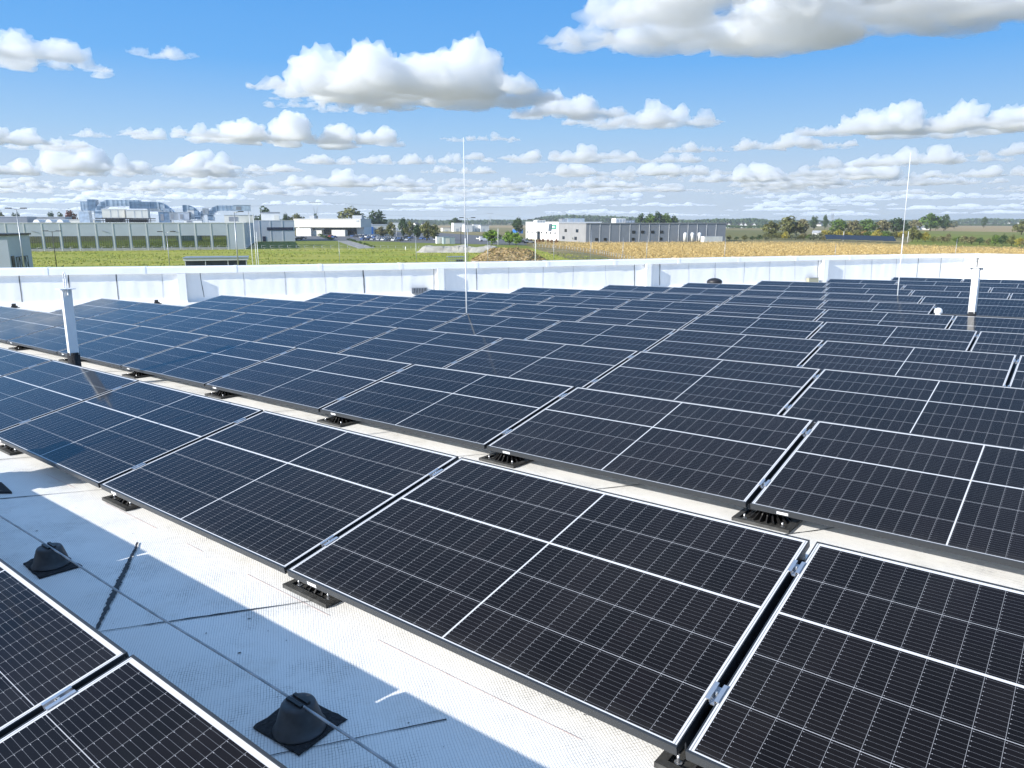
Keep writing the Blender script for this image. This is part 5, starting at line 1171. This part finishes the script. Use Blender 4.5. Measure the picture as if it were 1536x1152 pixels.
# ================================================================== CLOUDS (sunlit volumes with flat bases)
cm = bpy.data.materials.new('cloud_vapour'); cm.use_nodes = True; ct = cm.node_tree; ct.nodes.clear()
co_ = ct.nodes.new('ShaderNodeOutputMaterial'); cv = ct.nodes.new('ShaderNodeVolumePrincipled'); ct.links.new(cv.outputs[0], co_.inputs['Volume'])
cv.inputs['Color'].default_value = (.968, .977, .988, 1); cv.inputs['Density'].default_value = .0088; cv.inputs['Anisotropy'].default_value = .25
cm.cycles.homogeneous_volume = True
cm2 = cm.copy(); cm2.name = 'far_cloud_vapour'; cm2.node_tree.nodes['Principled Volume'].inputs['Density'].default_value = .0072; cm2.cycles.homogeneous_volume = True
CH = 1000.
def cloud_mesh(W, D, Ht, seed, nl=34, vox=None, soft=1., mt=None, lobes=None):
    rnd = random.Random(seed); bm = bmesh.new()
    lob = [(rnd.uniform(-.75, .75), rnd.uniform(.5, 1.)) for _ in range(4)] if not lobes else lobes
    for i in range(nl):
        u = rnd.uniform(-1, 1); e = math.sqrt(max(0, 1 - u * u))
        lump = max([a * math.exp(-((u - c) / .33) ** 2) for c, a in lob] + [.48])
        hh = Ht * lump * (.45 + .55 * e) * rnd.uniform(.6, 1); r = max(hh * .42, Ht * .16) * rnd.uniform(.75, 1.05)
        P = Vector((u * (W / 2 - r), rnd.uniform(-1, 1) * D * .5 * e, r * .5 + rnd.random() * max(hh - 1.6 * r, 0)))
        ic = bmesh.ops.create_icosphere(bm, subdivisions=3, radius=r)
        for v in ic['verts']: v.co = Vector((v.co.x * 1.35, v.co.y * 1.2, v.co.z)) + P
    # a thin ragged skirt at the condensation level
    for i in range(10):
        u = rnd.uniform(-1, 1); r = Ht * rnd.uniform(.12, .2); P = Vector((u * W * .52, rnd.uniform(-.4, .4) * D, r * .7)); ic = bmesh.ops.create_icosphere(bm, subdivisions=2, radius=r)
        for v in ic['verts']: v.co = Vector((v.co.x * 2.2, v.co.y * 2, v.co.z * .8)) + P
    me = bpy.data.meshes.new('cloud'); bm.to_mesh(me); bm.free()
    ob = bpy.data.objects.new('tmp', me); C.objects.link(ob)
    md = ob.modifiers.new('r', 'REMESH'); md.mode = 'VOXEL'; md.voxel_size = vox or max(W / 150, Ht / 60)
    m2 = bpy.data.meshes.new_from_object(ob.evaluated_get(bpy.context.evaluated_depsgraph_get()))
    bpy.data.objects.remove(ob); m2.name = 'cloud'
    n = len(m2.vertices); co = np.empty(n * 3, 'f'); m2.vertices.foreach_get('co', co); co = co.reshape(-1, 3); nr = np.empty(n * 3, 'f'); m2.vertices.foreach_get('normal', nr); nr = nr.reshape(-1, 3)
    k = Ht * .5; dsp = np.empty(n)
    for i, p in enumerate(co):
        q = Vector(p) / k + Vector((seed * 7.3, 0, 0))
        dsp[i] = soft * (.34 * noise.fractal(q * 1.1, .7, 2.1, 3) - .10 + .22 * abs(noise.fractal(q * 2.6, .6, 2.2, 4)) + .16 * abs(noise.noise(q * 5.2)) + .09 * abs(noise.noise(q * 11)) - .06)
    co = co + nr * (dsp * k)[:, None]; zb_ = Ht * .14 + Ht * .05 * np.array([noise.noise((p[0] / k, p[1] / k, 9.)) for p in co])
    z = co[:, 2]; co[:, 2] = np.where(z < zb_, zb_ + (z - zb_) * .22, z) - Ht * .08
    m2.vertices.foreach_set('co', co.astype('f').ravel()); m2.update()
    ob = bpy.data.objects.new('tmp', m2); C.objects.link(ob); md = ob.modifiers.new('r', 'REMESH'); md.mode = 'VOXEL'; md.voxel_size = (vox or max(W / 150, Ht / 60)) * .85
    m3 = bpy.data.meshes.new_from_object(ob.evaluated_get(bpy.context.evaluated_depsgraph_get())); bpy.data.objects.remove(ob); m2 = m3; m2.name = 'cloud'; m2.materials.clear(); m2.materials.append(mt or cm); m2.update(); return m2
def cloud_at(me, px, ybase, sx, sy, sz, name='cloud', H=CH):
    c = G(px, ybase, H) if False else None
    d = ray(px, ybase); t = (H - ZC) / d.z; c = Vector((0, 0, ZC)) + d * t; az_ = math.atan2(c.x, c.y)
    o = link(name, me, None, Matrix.Translation(c) @ Matrix.Rotation(-az_, 4, 'Z') @ Matrix.Diagonal((sx, sy, sz, 1))); return tag(o, kind='structure')
def hero(px0, px1, yt, ybm, seed, deep=.55, nl=40, lobes=None, H=CH):
    d = ray((px0 + px1) / 2, ybm); t = (H - ZC) / d.z; Dm = math.hypot(d.x, d.y) * t
    W = (px1 - px0) / F * Dm * 1.1; Ht = (ybm - yt) / F * Dm * .98; D = min(W * deep, 2200.); q = 1 - .42 * D / Dm; W *= q; Ht *= q; D *= q
    o = cloud_at(cloud_mesh(W, D, Ht, seed, nl, lobes=lobes), (px0 + px1) / 2, ybm, 1, 1, 1, H=H)
    fw_ = Vector((d.x, d.y, 0)).normalized(); o.location = o.location - fw_ * D * .42
for a in ((450, 812, 62, 166, 1, .5, 60, [(-.8, 1.), (-.4, .95), (0, 1.), (.4, 1.), (.8, .55)]), (412, 600, 128, 170, 2, .6, 26), (775, 925, 122, 182, 3, .6, 30, [(-.3, 1.), (.2, .9), (.7, .7)]), (890, 1068, 138, 195, 4, .5, 34, [(-.6, .6), (.1, .8), (.6, 1.)]), (210, 400, 172, 214, 5, .5, 36, [(-.5, .8), (0, .9), (.6, 1.)]), (330, 592, 170, 223, 6, .5, 40, [(-.7, .9), (-.2, 1.), (.3, .9), (.8, .9)]),
          (915, 1455, -75, 80, 7, .55, 70, [(-.8, .8), (-.4, 1.), (.1, 1.), (.5, .9), (.9, .7)]), (1340, 1760, -60, 36, 8, .6, 44, [(-.7, .7), (-.2, .9), (.4, 1.)]), (-100, 112, 36, 104, 9, .5, 30, [(-.3, 1.), (.2, .8), (.6, .9)]), (218, 279, 61, 91, 10, .6, 14), (-60, 95, 178, 220, 11, .5, 28, [(-.4, .9), (.2, 1.)]), (120, 152, 186, 207, 12, .6, 10),
          (1240, 1345, 148, 205, 13, .5, 22), (1330, 1480, 140, 203, 14, .5, 28), (1385, 1660, 150, 206, 15, .5, 40, [(-.6, .6), (0, .9), (.5, 1.)]), (675, 778, 186, 214, 16, .5, 18, [(0, 1.)]), (1085, 1245, 192, 228, 17, .5, 28, [(-.5, .9), (.3, 1.)]), (1000, 1070, 205, 230, 18, .5, 16, [(0, 1.)])): hero(*a)
mid = [cloud_mesh(2600, 1200, 430, 80 + i, 46, 32, 1., cm2, [(-.7, .7), (-.2, 1.), (.3, .8), (.8, .6)] if i % 2 else [(-.5, .9), (.1, .7), (.6, 1.)]) for i in range(4)]
rm = random.Random(5)
for px0, px1, yt, yb_ in ((-40, 150, 224, 263), (95, 357, 216, 262), (235, 420, 258, 284), (425, 662, 246, 281), (603, 702, 222, 246), (742, 965, 212, 243), (815, 1022, 240, 264), (1085, 1330, 236, 272), (1308, 1475, 215, 247), (1462, 1640, 236, 264), (1035, 1135, 250, 273), (690, 802, 262, 281), (845, 945, 260, 281), (1225, 1330, 230, 252), (-60, 70, 262, 282), (1340, 1460, 258, 278), (460, 600, 226, 246), (1120, 1260, 266, 284), (560, 700, 270, 288), (960, 1080, 226, 244), (120, 240, 268, 286), (1480, 1600, 212, 232), (20, 120, 206, 226), (880, 1040, 272, 288), (300, 440, 240, 256), (640, 740, 243, 260)):
    d = ray((px0 + px1) / 2, yb_); t = (CH - ZC) / d.z; Dm = math.hypot(d.x, d.y) * t; W = (px1 - px0) / F * Dm; W *= 1.15; H_ = (yb_ - yt) / F * Dm * 1.2
    cloud_at(rm.choice(mid), (px0 + px1) / 2, yb_, W / 2600 * rm.choice((1, -1)), min(1.2, W / 2600), H_ / 430)
base = [cloud_mesh(2600, 1500, 360, 60 + i, 54, 34, .75, cm2) for i in range(7)]
rd = random.Random(77); spots = []
def scatter(n, y0, y1, sc0, sc1, flat, long=1.):
    tries = 0; k_ = 0
    while k_ < n and tries < n * 30:
        tries += 1; px = rd.uniform(-380, 1900); yb_ = rd.uniform(y0, y1); d = ray(px, yb_); t = (CH - ZC) / d.z; c = d * t; s = rd.uniform(sc0, sc1)
        if any(((c.x - q[0]) / (1350 * (s * long + q[2] * q[3]))) ** 2 + ((c.y - q[1]) / (800 * (s + q[2]))) ** 2 < 1 for q in spots): continue
        spots.append((c.x, c.y, s, long)); k_ += 1; flat_ = rd.uniform(.7, 1.2)
        cloud_at(rd.choice(base), px, yb_, s * rd.choice((1, -1)) * long * rd.uniform(.9, 1.1), s, s * rd.uniform(.75, 1.15) * flat)
scatter(14, 262, 276, .7, 1.2, 1., 1.1); scatter(22, 276, 292, .9, 1.5, .95, 1.2); scatter(24, 292, 308, 1.3, 2., .9, 1.4); scatter(24, 308, 320, 1.8, 2.8, .8, 1.6); scatter(12, 320, 326, 2.4, 3.4, .8, 1.9)
# ================================================================== AIR
hzm = bpy.data.materials.new('thin_haze'); hzm.use_nodes = True; ht = hzm.node_tree; ht.nodes.clear()
ho = ht.nodes.new('ShaderNodeOutputMaterial'); hv = ht.nodes.new('ShaderNodeVolumePrincipled'); ht.links.new(hv.outputs[0], ho.inputs['Volume'])
hv.inputs['Color'].default_value = (.80, .88, 1, 1); hv.inputs['Density'].default_value = .00012; hv.inputs['Anisotropy'].default_value = .2
hzm.cycles.homogeneous_volume = True
tag(MB().box((-9000, -350, -1), (9000, 9000, 62)).build('haze', hzm), kind='stuff')
